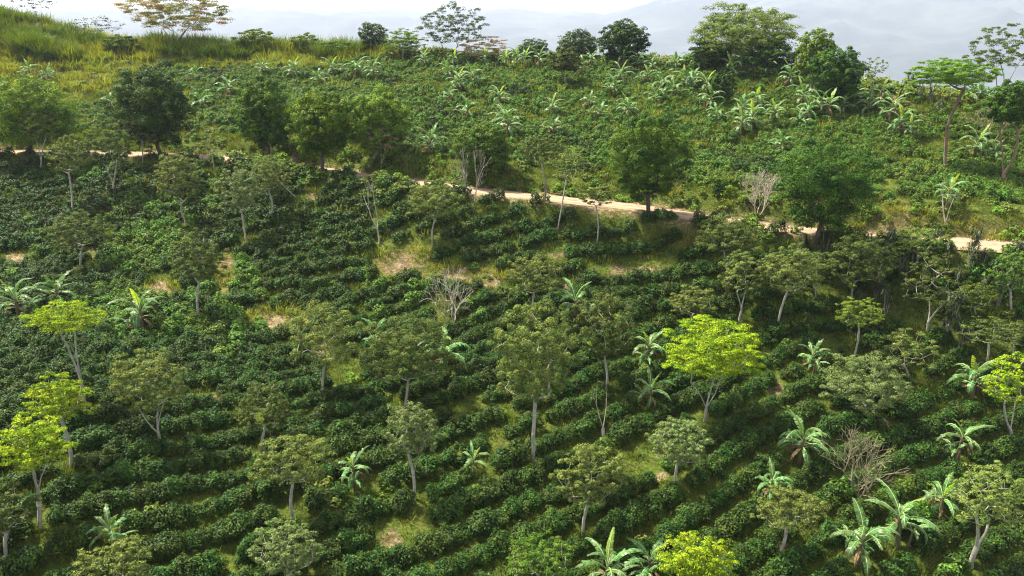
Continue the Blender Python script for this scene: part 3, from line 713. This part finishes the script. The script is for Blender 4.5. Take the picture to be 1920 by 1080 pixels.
# ------------------------------------------------------------------ banana plants
def banana_leaf(rng, L, Wd, az, e0, droop, torn=.6):
    n = 15
    s = np.linspace(0, 1, n + 1)
    e = e0 - droop * s ** 1.4
    ds = L / n
    rr = np.concatenate([[0], np.cumsum(np.cos(e[:-1]) * ds)]); zz = np.concatenate([[0], np.cumsum(np.sin(e[:-1]) * ds)])
    sidew = rng.normal() * .08 * s ** 2 * L
    f = np.array([math.cos(az), math.sin(az), 0]); g = np.array([-math.sin(az), math.cos(az), 0])
    P = f * rr[:, None] + g * sidew[:, None] + np.array([0, 0, 1]) * zz[:, None]
    T_ = unit(np.gradient(P, axis=0)); Nn = unit(np.cross(T_, g[None]) * -1); Nn = np.where(Nn[:, 2:3] < 0, Nn, Nn)
    Nn = unit(np.cross(g[None] * np.ones((n + 1, 1)), T_)) * -1
    w = np.where(s < .16, 0.0, np.sin(PI * np.clip((s - .14) / .88, 0, 1) ** .62) ** .7) * Wd * .5
    V, Fq, mi = [], [], []
    for i in range(2, n):
        for sd in (-1, 1):
            ph = rng.uniform(-.5, .15) if rng.random() < torn else -.1
            ph2 = ph - rng.uniform(.1, .7)
            sh = .96 if rng.random() > torn else .8
            a, b_ = P[i], P[i] + (P[i + 1] - P[i])
            wa, wb = w[i], w[i + 1]
            for (u0, u1, p_) in ((0, .55, ph), (.55, 1, ph2)): pass
            def out(q, Nq, ww, u, shr, other):
                m1 = q + (g * sd * math.cos(ph) + Nq * math.sin(ph)) * ww * min(u, .55)
                if u > .55: m1 = m1 + (g * sd * math.cos(ph2) + Nq * math.sin(ph2)) * ww * .45
                return m1 + (other - q) * shr
            c0 = len(V)
            k_ = (1 - sh) / 2
            fwd = T_[i] * .18 * Wd
            V += [a, b_, out(b_, Nn[i + 1], wb, .55, k_ * .5, a) + fwd * .4, out(a, Nn[i], wa, .55, k_ * .5, b_) + fwd * .4,
                  out(b_, Nn[i + 1], wb, 1, k_, a) + fwd, out(a, Nn[i], wa, 1, k_, b_) + fwd]
            Fq += [(c0, c0 + 1, c0 + 2, c0 + 3), (c0 + 3, c0 + 2, c0 + 4, c0 + 5)]; mi += [0, 0]
    V = np.array(V); Fq = np.array(Fq)
    rad = np.interp(s, [0, .15, 1], [.045, .032, .006])
    V2, F2 = tubes(P[:-1] + Nn[:-1] * .012, P[1:] + Nn[1:] * .012, rad[:-1], rad[1:], 4)
    return np.concatenate([V, V2]), np.concatenate([Fq, F2 + len(V)]), np.array(mi + [1] * len(F2))
def make_banana(seed, nl=9, hs=2.1, link=True, new=True):
    rng = np.random.default_rng(seed)
    root = bpy.data.objects.new('banana_plant', None)
    if link: col.objects.link(root)
    root.empty_display_size = .4
    kids = []
    zs = np.linspace(0, hs, 7); lean = rng.normal(size=2) * .12
    Pn = np.stack([lean[0] * (zs / hs) ** 2, lean[1] * (zs / hs) ** 2, zs - .2], 1)
    V, Fq = tubes(Pn[:-1], Pn[1:], np.linspace(.17, .09, 7)[:-1], np.linspace(.17, .09, 7)[1:], 8)
    kids.append(('stem', mesh_np('stem', V, Fq, M['bananastem'], smooth=True), (0, 0, 0)))
    top = Pn[-1]
    for k in range(nl):
        az = k * 2.4 + rng.uniform(-.45, .45); f = k / (nl - 1)
        e0 = 1.4 - f * .95 + rng.uniform(-.2, .2); droop = 1.7 + f * 1.2 + rng.uniform(-.7, .6)
        L = rng.uniform(2.1, 2.9) * (1 - .15 * f)
        if k == 0: e0, droop, L = 1.35, .5 + rng.uniform(0, .6), L * .78
        V, Fq, mi = banana_leaf(rng, L, rng.uniform(.46, .62), az, e0, droop, .85)
        mt = M['banana_new'] if (k == 0 and new) else M['banana']
        kids.append(('leaf', mesh_np('leaf', V, Fq, [mt, M['rib']], mi, smooth=False), tuple(top - np.array([0, 0, .06 * k]))))
    a_s = rng.uniform(0, 6.28); hs2 = hs * .55; o2 = np.array([math.cos(a_s), math.sin(a_s), 0]) * .55
    z2 = np.linspace(0, hs2, 4); P2 = np.stack([o2[0] + o2[0] * .25 * z2 / hs2, o2[1] + o2[1] * .25 * z2 / hs2, z2 - .2], 1); r2 = np.linspace(.11, .06, 4)
    V, Fq = tubes(P2[:-1], P2[1:], r2[:-1], r2[1:], 7)
    kids.append(('stem', mesh_np('stem', V, Fq, M['bananastem'], smooth=True), (0, 0, 0)))
    for k in range(5):
        V, Fq, mi = banana_leaf(rng, rng.uniform(1.2, 1.7), rng.uniform(.3, .42), k * 2.4 + rng.uniform(-.5, .5), 1.25 - k * .15, rng.uniform(1., 2.3), .8)
        kids.append(('leaf', mesh_np('leaf', V, Fq, [M['banana'], M['rib']], mi), tuple(P2[-1])))
    for k in range(4):
        V, Fq, mi = banana_leaf(rng, rng.uniform(1.2, 1.6), .25, rng.uniform(0, 6.28), .2, 2.2, 1.)
        kids.append(('dead_leaf', mesh_np('dead_leaf', V, Fq, [M['deadleaf'], M['deadleaf']], mi), tuple(top - np.array([0, 0, .5 + .1 * k]))))
    out = []
    for nm, me, loc in kids:
        o = obj(nm, me, root, link); o.location = loc; out.append(o)
    return root, out
protos = [make_banana(50 + i, nl=[11, 9, 13, 10, 9][i], hs=[1.8, 1.5, 2.1, 1.7, 2.2][i], link=False, new=(i % 2 == 0)) for i in range(5)]
def place_banana(pi, loc, rz, s, label, group, far=False):
    root, kids = protos[pi]
    r = root.copy(); col.objects.link(r); r.location = loc; r.rotation_euler = (0, 0, rz); r.scale = (s, s, s)
    r.name = 'banana_plant'
    tag(r, label, 'banana plant', group)
    for c in kids:
        d = c.copy(); col.objects.link(d); d.parent = r
    return r
NEARB = 'large banana plants among the coffee'
# base px, py, top py, label
BN = [(38,600,478,'big banana plant at the left edge above the highest lime tree'),(112,575,482,'banana plant with an upright torn leaf right of the big one at the left edge'),
 (268,626,520,'banana plant alone in the coffee right of the highest lime tree'),(213,1022,925,'banana plant with an upright leaf at lower left over an olive treetop'),
 (664,912,825,'banana plant between the round yellowish olive tree and the slim forked grey-green tree'),(888,888,818,'small leaning banana plant over red soil right of the slim forked grey-green tree'),
 (708,645,565,'banana plant behind the broad dark olive tree, on its left'),(832,700,588,'banana plant behind the broad dark olive tree, on its right'),
 (1078,600,498,'banana plant rising beside the yellowish olive tree in the centre'),(1214,690,600,'upper of two banana plants left of the large lime tree'),
 (1218,762,674,'lower of two banana plants left of the large lime tree'),(1520,690,603,'wide banana plant in dark coffee right of the large lime tree'),
 (1498,868,752,'full banana plant with a glowing new leaf below the grey-green spreading tree'),(1442,935,845,'banana plant peering over the low dome-shaped olive tree'),
 (1795,862,765,'banana plant in coffee left of the sparse lime tree'),(1822,748,640,'tattered banana plant just left of the sparse lime tree'),
 (1218,1082,888,'largest banana plant at the bottom with a broad upright leaf'),(1138,1108,946,'dark banana plant at the bottom, left of the largest'),
 (1608,1055,918,'banana plant in front of the brown twiggy tree, left of its group'),(1682,1022,903,'banana plant with broad shiny leaves in the middle of the lower right group'),
 (1762,968,868,'banana plant right of the lower right group behind a thin tree'),(972,1125,1028,'banana leaves poking up at the bottom edge in the centre'),
 (1776,388,316,'banana plant over the broken dead tree above the right end of the road'),(806,292,212,'fan-shaped banana plant in the middle of the upper slope')]
nb = ground([b_[0] for b_ in BN], [b_[1] for b_ in BN])
rnd = random.Random(5)
bananas = []
for k, b_ in enumerate(BN):
    Bp = nb[k]; dep = float(np.dot(Bp - np.array([0, 0, CAMZ]), FW))
    hm = (b_[1] - b_[2]) / F * dep
    s = max(.55, min(1.2 if b_[1] > 1060 else 1.5, hm / (3.6 if b_[0] in (1608, 1682, 38, 112) else 4.1)))
    place_banana(k % 5, tuple(Bp), rnd.uniform(0, 6.28), s, b_[3], NEARB); bananas.append(Bp)
FB = [(57,150),(92,156),(370,150),(377,204),(212,206),(432,180),(553,152),(597,160),(668,150),(702,152),(492,145),(842,196),(795,128),(852,128),(876,226),(887,162),
 (938,204),(947,240),(952,260),(910,126),(948,128),(968,128),(985,130),(1012,132),(1036,222),(1038,256),(1104,206),(1106,132),(1125,226),(1175,226),(1162,160),(1150,178),
 (1170,128),(1196,132),(1222,134),(1240,168),(1230,196),(1268,134),(1283,172),(1296,168),(1325,184),(1342,232),(1330,206),(1385,144),(1407,246),(1388,258),(1412,142),(1442,150),
 (1470,150),(1418,210),(1478,168),(1502,204),(1512,226),(1535,218),(1552,228),(1582,214),(1462,286),(1626,218),(1668,230),(1685,258),(1702,262),(1822,192),(1834,196),
 (1826,298),(1862,300),(860,176),(625,150),(730,118),(1390,222),(1370,150),(1262,186),(1212,160),(1090,146),(1350,120),(1310,136),(1450,235),(1495,240),(1600,196),(1650,200),(840,150),
 (1205,330),(1150,300)][:80]
fb = ground([b_[0] for b_ in FB], [b_[1] for b_ in FB])
LM = [(1395,70,'giant olive tree'),(1168,78,'dark square-topped ridge tree'),(1085,85,'blue-green ridge tree'),(1000,92,'lowest blue-green ridge tree'),(850,55,'open-branched ridge tree'),
 (755,78,'flat lime-topped ridge tree'),(325,30,'rusty-leaved ridge tree'),(284,200,'egg-shaped dark tree'),(498,215,'dark round roadside tree'),(600,235,'mid green roadside tree'),
 (710,235,'pale green domed tree'),(900,280,'dull green round tree'),(1218,295,'round dark mid-road tree'),(1550,345,'broadest dark roadside tree'),
 (1568,140,'dark ridge-edge tree'),(1785,140,'umbrella tree'),(1885,190,'twin red-trunked tree'),(55,210,'wide left-edge tree')]
seen = {}
ORD = ['', 'second ', 'third ', 'fourth ', 'fifth ', 'sixth ', 'seventh ', 'eighth ', 'ninth ', 'tenth ']
todo = []
for k, b_ in enumerate(FB):
    dl = [math.hypot(b_[0] - l_[0], (b_[1] - l_[1])) for l_ in LM]; j = int(np.argmin(dl)); dx, dy = b_[0] - LM[j][0], b_[1] - LM[j][1]
    w_ = ('right of' if dx > 0 else 'left of') if abs(dx) > abs(dy) else ('below' if dy > 0 else 'above')
    todo.append((j, w_, dl[j], k))
lab_ = {}
for j, w_, dist, k in sorted(todo):
    c_ = seen.get((j, w_), 0); seen[(j, w_)] = c_ + 1
    lab_[k] = 'small pale banana plant, %snearest %s the %s' % (ORD[c_], w_, LM[j][2])
for k, b_ in enumerate(FB):
    place_banana(rnd.randrange(5), tuple(fb[k]), rnd.uniform(0, 6.28), rnd.uniform(1.05, 1.5), lab_[k], 'small banana plants on the upper slope'); bananas.append(fb[k])

# ------------------------------------------------------------------ scatter (one stuff object, instances on points)
def scatter(name, P, rot, scl, idx, protos_, label, cat):
    me = bpy.data.meshes.new(name); me.vertices.add(len(P)); me.vertices.foreach_set('co', P.astype(np.float32).ravel())
    for nm, ty, arr, key in (('rot', 'FLOAT_VECTOR', rot, 'vector'), ('scl', 'FLOAT_VECTOR', scl, 'vector'), ('pick', 'INT', idx, 'value')):
        at = me.attributes.new(nm, ty, 'POINT'); at.data.foreach_set(key, np.asarray(arr, np.int32 if ty == 'INT' else np.float32).ravel())
    o = obj(name, me); tag(o, label, cat, kind='stuff')
    ng = bpy.data.node_groups.new(name, 'GeometryNodeTree')
    ng.interface.new_socket('Geometry', in_out='INPUT', socket_type='NodeSocketGeometry')
    ng.interface.new_socket('Geometry', in_out='OUTPUT', socket_type='NodeSocketGeometry')
    N, L = ng.nodes, ng.links
    gi, go = N.new('NodeGroupInput'), N.new('NodeGroupOutput'); jn = N.new('GeometryNodeJoinGeometry')
    def attr(nm, ty):
        a = N.new('GeometryNodeInputNamedAttribute'); a.data_type = ty; a.inputs[0].default_value = nm; return a.outputs[0]
    ar, as_, ai = attr('rot', 'FLOAT_VECTOR'), attr('scl', 'FLOAT_VECTOR'), attr('pick', 'INT')
    for k, pr in enumerate(protos_):
        oi = N.new('GeometryNodeObjectInfo'); oi.inputs['Object'].default_value = pr; oi.inputs['As Instance'].default_value = True
        cmp = N.new('FunctionNodeCompare'); cmp.data_type = 'INT'; cmp.operation = 'EQUAL'
        ins = [s for s in cmp.inputs if s.type == 'INT']; L.new(ai, ins[0]); ins[1].default_value = k
        ip = N.new('GeometryNodeInstanceOnPoints')
        L.new(gi.outputs[0], ip.inputs['Points']); L.new(cmp.outputs[0], ip.inputs['Selection']); L.new(oi.outputs['Geometry'], ip.inputs['Instance'])
        L.new(ar, ip.inputs['Rotation']); L.new(as_, ip.inputs['Scale']); L.new(ip.outputs[0], jn.inputs[0])
    L.new(jn.outputs[0], go.inputs[0])
    md = o.modifiers.new('scatter', 'NODES'); md.node_group = ng
    return o
def bush_mesh(name, seed, n, ls, mat, rx_=.85, rz_=.95, asp=.5, sub=16, open_=.0):
    rng = np.random.default_rng(seed)
    # leafy drooping twigs radiating from the middle, denser outside
    sd = unit(rng.normal(size=(sub, 3))); sd[:, 2] = np.abs(sd[:, 2]) * 1.1 - .25; sd = unit(sd) * rng.uniform(.62, .92, (sub, 1))
    c = sd[rng.integers(0, sub, n)]
    d = unit(rng.normal(size=(n, 3))); q = c + d * (rng.uniform(.2, 1, (n, 1)) ** .5) * .36
    m = rng.random(n) < .25
    dd = unit(rng.normal(size=(n, 3))); dd[:, 2] = np.abs(dd[:, 2]) - .3
    q[m] = (unit(dd) * rng.uniform(.6, .95, (n, 1)))[m]
    P = q * np.array([rx_, rx_, rz_]); P[:, 2] += rz_ * .62; P[:, 2] = np.maximum(P[:, 2], .02)
    N = unit(q) * .5 + d * .4 + rng.normal(size=(n, 3)) * .3 + np.array([0, 0, .55])
    V, Fq = leaf_cards(P, N, ls, ls * asp, rng, droop=.5)
    return mesh_np(name, V, Fq, mat)
near_b = [bush_mesh('coffee_bush', 200 + i, 950, .20, M['coffee']) for i in range(6)]
far_b = [bush_mesh('coffee_bush', 220 + i, 420, .28, M['coffee']) for i in range(5)] + [bush_mesh('coffee_bush', 240 + i, 420, .28, M['coffee_sunlit']) for i in range(5)]

# coffee rows: patches, each with its own row direction
def rows(x0, x1, y0, y1, th, sp, step, seed, wav=1.):
    rng = np.random.default_rng(seed)
    ct, st = math.cos(th), math.sin(th)
    cxm, cym = (x0 + x1) / 2, (y0 + y1) / 2; Rr = math.hypot(x1 - x0, y1 - y0) / 2
    a = np.arange(-Rr, Rr, step); r = np.arange(-Rr, Rr, sp)
    A, Rg = np.meshgrid(a, r)
    A = A + rng.uniform(-.3, .3, A.shape) * step + rng.uniform(0, step, (len(r), 1)); off = rng.normal(size=A.shape) * .1
    wv_ = wav * (2.2 * np.sin(A * .055 + 1.) + .8 * np.sin(A * .13 + Rg * .03) + 1.2 * np.sin(Rg * .06))
    Rg = Rg + wv_ + off
    X = cxm + A * ct - Rg * st; Y = cym + A * st + Rg * ct
    m = (X > x0) & (X < x1) & (Y > y0) & (Y < y1)
    return X[m], Y[m]
def field(X, Y):
    Z = H(X, Y); px, py, d = project(np.stack([X, Y, Z], -1)); return Z, px, py, d
def split(px):      # boundary (pixel y) between the lower slanting rows and the middle field
    return np.interp(px, [0, 300, 600, 900, 1200, 1500, 1920], [640, 600, 540, 560, 600, 640, 640])
XX, YY = [], []
X, Y = rows(-90, 100, 34, 110, R(33), 2.42, .9, 1, .8)
Z, px, py, d = field(X, Y); m = py > split(px); XX.append(X[m]); YY.append(Y[m])
X, Y = rows(-110, 90, 60, 130, R(9), 2.15, .95, 2)
Z, px, py, d = field(X, Y); rd_, rz_, rs_ = road_d(X, Y)
m = (py <= split(px)) & (py > 280) & (rs_ <= 0) | ((py <= split(px)) & (rd_ > 90) & (Y < np.interp(X, road[:, 0], road[:, 1])))
m &= Y < np.interp(X, road[:, 0], road[:, 1]) - 2.7; XX.append(X[m]); YY.append(Y[m])
X, Y = rows(-150, 130, 85, 190, R(-9), 2.1, 1.0, 3)
Z, px, py, d = field(X, Y)
m = (Y > np.interp(X, road[:, 0], road[:, 1]) + 8) & (Y < np.interp(X, rx, ry) - 1); XX.append(X[m]); YY.append(Y[m])
X = np.concatenate(XX); Y = np.concatenate(YY); Z, px, py, d = field(X, Y)
keep = (px > -70) & (px < 1990) & (py < 1190) & (d > 10)
ex_m = ellipses_mask(px, py, BARE) + ellipses_mask(px, py, GRASSY)
rngc = np.random.default_rng(3)
keep &= ex_m < rngc.uniform(.35, .75, len(X))
topleft = ((px < 270) & (py < 195 + 10 * np.sin(px * .05))) | ((px < 620) & (py < 132)) | ((px < 760) & (py < 112))
keep &= ~topleft
gapn = fbm(X * .16 + 3, Y * .16 + 8)
upper = Y > np.interp(X, road[:, 0], road[:, 1])
keep &= (gapn > .19) | (rngc.random(len(X)) < .35)
keep &= (~upper) | (gapn + .12 * rngc.random(len(X)) > .36)
pts2 = np.concatenate([TB[:, :2], np.array(bananas)[:, :2]])
dall = np.linalg.norm(np.stack([X, Y], 1)[:, None] - pts2[None], axis=2)
keep &= (dall[:, :len(TB)].min(1) > 1.) & (dall[:, len(TB):len(TB) + len(BN)].min(1) > 1.5) & (dall.min(1) > .9)
keep &= rngc.random(len(X)) > .02
X, Y, Z, px, py, d, upper = [a_[keep] for a_ in (X, Y, Z, px, py, d, upper)]
nC = len(X)
scl = (np.where(upper, .92, 1.05) * rngc.uniform(.78, 1.15, nC) * (.9 + .25 * fbm(X * .2, Y * .2 + 30)))
sv = np.stack([scl * rngc.uniform(.9, 1.12, nC), scl * rngc.uniform(.9, 1.12, nC), scl * rngc.uniform(.85, 1.15, nC)], 1)
rt = np.stack([rngc.normal(size=nC) * .06, rngc.normal(size=nC) * .06, rngc.uniform(0, 6.28, nC)], 1)
Pc = np.stack([X, Y, Z - .08], 1)
inframe = (px > 6) & (px < 1914) & (py < 1076)
order = np.argsort(np.where(inframe, d, 1e9)); ind = order[:300]
rest = np.ones(nC, bool); rest[ind] = False
for q, i in enumerate(ind):
    o = obj('coffee_bush', near_b[q % 6]); o.location = Pc[i]; o.rotation_euler = rt[i]; o.scale = sv[i]
    tag(o, 'dark green glossy coffee bush in the hedge-like rows along the bottom of the picture', 'coffee bush', 'coffee bushes in the nearest rows')
src = [obj('coffee_bush_source', m_, None, False) for m_ in near_b + far_b]
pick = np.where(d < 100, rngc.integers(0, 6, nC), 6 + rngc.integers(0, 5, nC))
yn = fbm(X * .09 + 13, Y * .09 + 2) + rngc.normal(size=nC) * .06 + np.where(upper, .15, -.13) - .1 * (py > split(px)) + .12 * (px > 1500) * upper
pick = np.where(yn > .5, 11 + rngc.integers(0, 5, nC), pick)  # bushes with sunlight in their colour: mainly upslope, some lower for variety
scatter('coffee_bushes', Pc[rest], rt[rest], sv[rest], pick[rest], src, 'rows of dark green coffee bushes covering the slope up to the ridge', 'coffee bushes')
print('coffee', nC)

# ------------------------------------------------------------------ grass and scrub
def tuft_mesh(name, seed, n, h, spread, w, mat, lean=.5, segs=3):
    rng = np.random.default_rng(seed)
    V, Fq = [], []
    for k in range(n):
        a = rng.uniform(0, 6.28); r = spread * math.sqrt(rng.random()); hh = h * rng.uniform(.55, 1.1)
        b_ = np.array([math.cos(a) * r, math.sin(a) * r, 0]); a2 = a + rng.normal() * .8; le = lean * rng.uniform(.3, 1.3)
        sd = np.array([-math.sin(a2), math.cos(a2), 0]); fw = np.array([math.cos(a2), math.sin(a2), 0])
        c0 = len(V)
        for j in range(segs + 1):
            f = j / segs; ww = w * (1 - f ** 1.5) * .5 + .002
            c = b_ + fw * hh * le * f * f + np.array([0, 0, hh * (f - .35 * le * f * f)])
            V += [c - sd * ww, c + sd * ww]
            if j: Fq.append((c0 + 2 * j - 2, c0 + 2 * j - 1, c0 + 2 * j + 1, c0 + 2 * j))
    return mesh_np(name, V, Fq, mat)
def pts_in(px, py, jit=0):
    return ground(px, py)
def random_ground(n, rng, x0=-150, x1=125, y0=36, y1=190):
    x = rng.uniform(x0, x1, n); y = rng.uniform(y0, y1, n); z, px, py, d = field(x, y)
    m = (px > -60) & (px < 1980) & (py < 1150); return x[m], y[m], z[m], px[m], py[m], d[m]
rg = np.random.default_rng(11)
# short grass on the paths between the rows and on grassy banks
sg = [obj('tuft', tuft_mesh('tuft', 300 + i, 34, .38, .55, .05, M['grass']), None, False) for i in range(3)]
yg = [obj('tuft', tuft_mesh('tuft', 310 + i, 40, .75, .6, .06, M['yellowgrass'], .7), None, False) for i in range(3)]
x, y, z, px_, py_, dd = random_ground(90000, rg)
rd1, _, _ = road_d(x, y)
so = bil(soil, GX0, GY0, GS, x, y); dr = bil(dry, GX0, GY0, GS, x, y)
m = (rd1 > 2.5) & (rg.random(len(x)) > so * 1.1) & (fbm(x * .4, y * .4) > .33)
n = m.sum(); P = np.stack([x, y, z - .03], 1)[m]
pk = np.where(rg.random(n) < np.where(py_[m] > 520, dr[m] * .2, dr[m] * .4 + .02), 3 + rg.integers(0, 3, n), rg.integers(0, 3, n))
s1_ = rg.uniform(.4, 1.25, n) * (.5 + 1.5 * fbm(x[m] * .3, y[m] * .3)) * np.clip(dd[m] / 80, 1, 1.7)
scatter('grass', P, np.stack([np.zeros(n), np.zeros(n), rg.uniform(0, 6.28, n)], 1), np.stack([s1_] * 3, 1), pk, sg + yg,
        'short green and yellowish grass growing between the coffee rows and on the banks', 'grass')
# leafy scrub on banks, verges and the upper slope
sb = [obj('scrub_source', bush_mesh('scrub', 330 + i, 260, .26, M[['scrub', 'lightgreen', 'scrub', 'green'][i]], .75, .6, .5, 10), None, False) for i in range(4)]
x, y, z, px_, py_, dd = random_ground(26000, rg)
rd1, _, rs1 = road_d(x, y); upp = y > np.interp(x, road[:, 0], road[:, 1])
dens = np.where(upp, .22, .05) + .55 * ((rd1 < 9) & upp) + .3 * (rd1 < 4.6)
dens = np.where(fbm(x * .14 + 20, y * .14) > .46, dens * 1.5, dens * .35)
hid = ((px_ > 440) & (px_ < 870)) | ((px_ > 1300) & (px_ < 1440)) | ((px_ > 1565) & (px_ < 1765))
verge = (rd1 > 1.7) & (rd1 < 4.5) & ~upp
dens = np.where(verge, np.where(hid, .95, .18), dens)
rb = y - np.interp(x, rx, ry)
band_ = (rb > -3) & (rb < 5) & (px_ > 740)
dens = np.where(band_, .9, dens); dens = np.where((rb > -16) & (rb < 4) & (px_ <= 740) & (px_ > 120) & (fbm(x * .2 + 7, y * .2) > .5), .4, dens); dens = np.where((((px_ < 300) & (py_ < 200)) | ((px_ < 640) & (py_ < 140))) & upp & (rd1 > 12), .3 * (fbm(x * .12, y * .12) > .4) + .05, dens)
m = (rg.random(len(x)) < dens) & ((rd1 > 2.5) | verge) & (rb < 6)
n = m.sum(); s1_ = rg.uniform(.5, 1.3, n) * np.where(verge & hid, 1.6, 1.)[m] * np.where(band_, 1.9, 1.)[m]
scatter('scrub', np.stack([x, y, z - .05], 1)[m], np.stack([np.zeros(n), np.zeros(n), rg.uniform(0, 6.28, n)], 1), np.stack([s1_, s1_, s1_ * rg.uniform(.6, 1.2, n)], 1),
        rg.integers(0, 4, n), sb, 'light green leafy scrub along the dirt road and over the upper slope', 'scrub')
# tall cane grass on the left ridge and mound
cg = [obj('cane', tuft_mesh('cane', 350 + i, 110, 2.5, .7, .085, M['cane'], .75, 4), None, False) for i in range(3)]
cy_ = [obj('cane', tuft_mesh('cane', 360 + i, 60, 2.0, .8, .10, M['yellowgrass'], .5, 4), None, False) for i in range(3)]
x = rg.uniform(-165, 20, 9000); y = rg.uniform(140, 215, 9000); z, px_, py_, dd = field(x, y)
yr = np.interp(x, rx, ry)
edge = y - yr
band = (edge > -5 - 3 * fbm(x * .1, y * 0)) & (edge < 8) & (px_ < 740)
mound = (px_ < 150 - 20 * fbm(x * .2, y * .2)) & (edge > -13) & (edge < 8)
yel = (px_ > 255) & (px_ < 600) & (edge > -13) & (edge < -3) & (fbm(x * .09 + 4, y * .09) > .52)
m = (band | mound | yel) & (rg.random(len(x)) < np.where(yel, .85, 1.))
yl = np.where(mound, rg.random(len(x)) < .35, np.where(yel, rg.random(len(x)) < .9, fbm(x * .1 + 9, y * .1) > .5))
n = m.sum(); s1_ = rg.uniform(.6, 1.2, n) * (.55 + 1.0 * fbm(x[m] * .16, y[m] * .16)) * np.where(mound, 1.2, 1.)[m] * np.where(yel[m], .75, 1.35)
scatter('tall_grass', np.stack([x, y, z - .05], 1)[m], np.stack([rg.normal(size=n) * .1, rg.normal(size=n) * .1, rg.uniform(0, 6.28, n)], 1), np.stack([s1_] * 3, 1),
        np.where(yl[m], 3 + rg.integers(0, 3, n), rg.integers(0, 3, n)), cg + cy_, 'tall yellow-green cane grass along the left ridge and grass mound', 'tall grass')

# strap-leaved thicket on the bank at right
def make_strap(seed):
    rng = np.random.default_rng(seed)
    heads, p0, p1, r0 = [], [], [], []
    for k in range(6):
        a = rng.uniform(0, 6.28); h = rng.uniform(1.3, 3.1)
        q = np.array([math.cos(a) * .35 * h * .5, math.sin(a) * .35 * h * .5, h]); heads.append(q)
        p0.append(np.array([math.cos(a) * .1, math.sin(a) * .1, -.2])); p1.append(q); r0.append(.05)
    V, Fq = tubes(np.array(p0), np.array(p1), np.array(r0), np.array(r0) * .6, 5)
    stem = mesh_np('stem', V, Fq, M['greybark'], smooth=True)
    VV, FF = [], []; c = 0
    for q in heads:
        for j in range(46):
            a = rng.uniform(0, 6.28); e = rng.uniform(-.3, 1.4); L = rng.uniform(.5, .8); b_ = q - np.array([0, 0, rng.uniform(0, .7)])
            f = np.array([math.cos(a) * math.cos(e), math.sin(a) * math.cos(e), math.sin(e)]); s_d = np.array([-math.sin(a), math.cos(a), 0]) * .035
            m1 = b_ + f * L * .5; tip = m1 + (f + np.array([0, 0, -.9])) * L * .45
            VV += [b_ - s_d * .5, b_ + s_d * .5, m1 + s_d, m1 - s_d, tip + s_d * .1, tip - s_d * .1]; FF += [(c, c + 1, c + 2, c + 3), (c + 3, c + 2, c + 4, c + 5)]; c += 6
    return stem, mesh_np('foliage', VV, FF, M['cordyline'])
straps = [make_strap(400 + i) for i in range(4)]
SP = [(x_, y_) for x_, y_ in [(1560,520),(1595,545),(1630,520),(1640,560),(1668,500),(1690,530),(1712,505),(1725,550),(1750,520),(1770,500),(1790,540),(1815,515),(1840,500),(1835,560),
      (1862,535),(1870,575),(1610,575),(1660,590),(1810,585),(1785,610),(1800,655),(1770,640),(1890,530),(1910,510),(1530,500),(1500,480),(1545,480),(1590,490),(1625,480),(1660,478),(1700,482),(1740,488),(1822,480),(1745,200),(1722,195),(1700,178),(1760,215)]]
spb = ground([s[0] for s in SP], [s[1] for s in SP])
for k, (sx_, sy_) in enumerate(SP):
    st, fo = straps[k % 4]
    r = bpy.data.objects.new('strap_leaf_shrub', None); col.objects.link(r); r.location = spb[k]; r.rotation_euler.z = rnd.uniform(0, 6.28)
    s = rnd.uniform(.8, 1.25); r.scale = (s, s, s)
    up2 = sy_ < 300
    rank = sorted(q for q in SP if (q[1] < 300) == up2).index((sx_, sy_)) + 1
    nth = {1: 'first', 2: 'second', 3: 'third'}.get(rank, '%dth' % rank if rank % 10 not in (1, 2, 3) or rank in (11, 12, 13) else '%d%s' % (rank, {1: 'st', 2: 'nd', 3: 'rd'}[rank % 10]))
    tag(r, 'strap-leaved shrub, %s from the left %s' % (nth, 'beside the bare earth on the right ridge' if up2 else 'in the thicket below the road'), 'shrub',
        'strap-leaved shrubs on the ridge' if up2 else 'strap-leaved shrubs in the thicket')
    obj('stem', st, r); obj('foliage', fo, r)
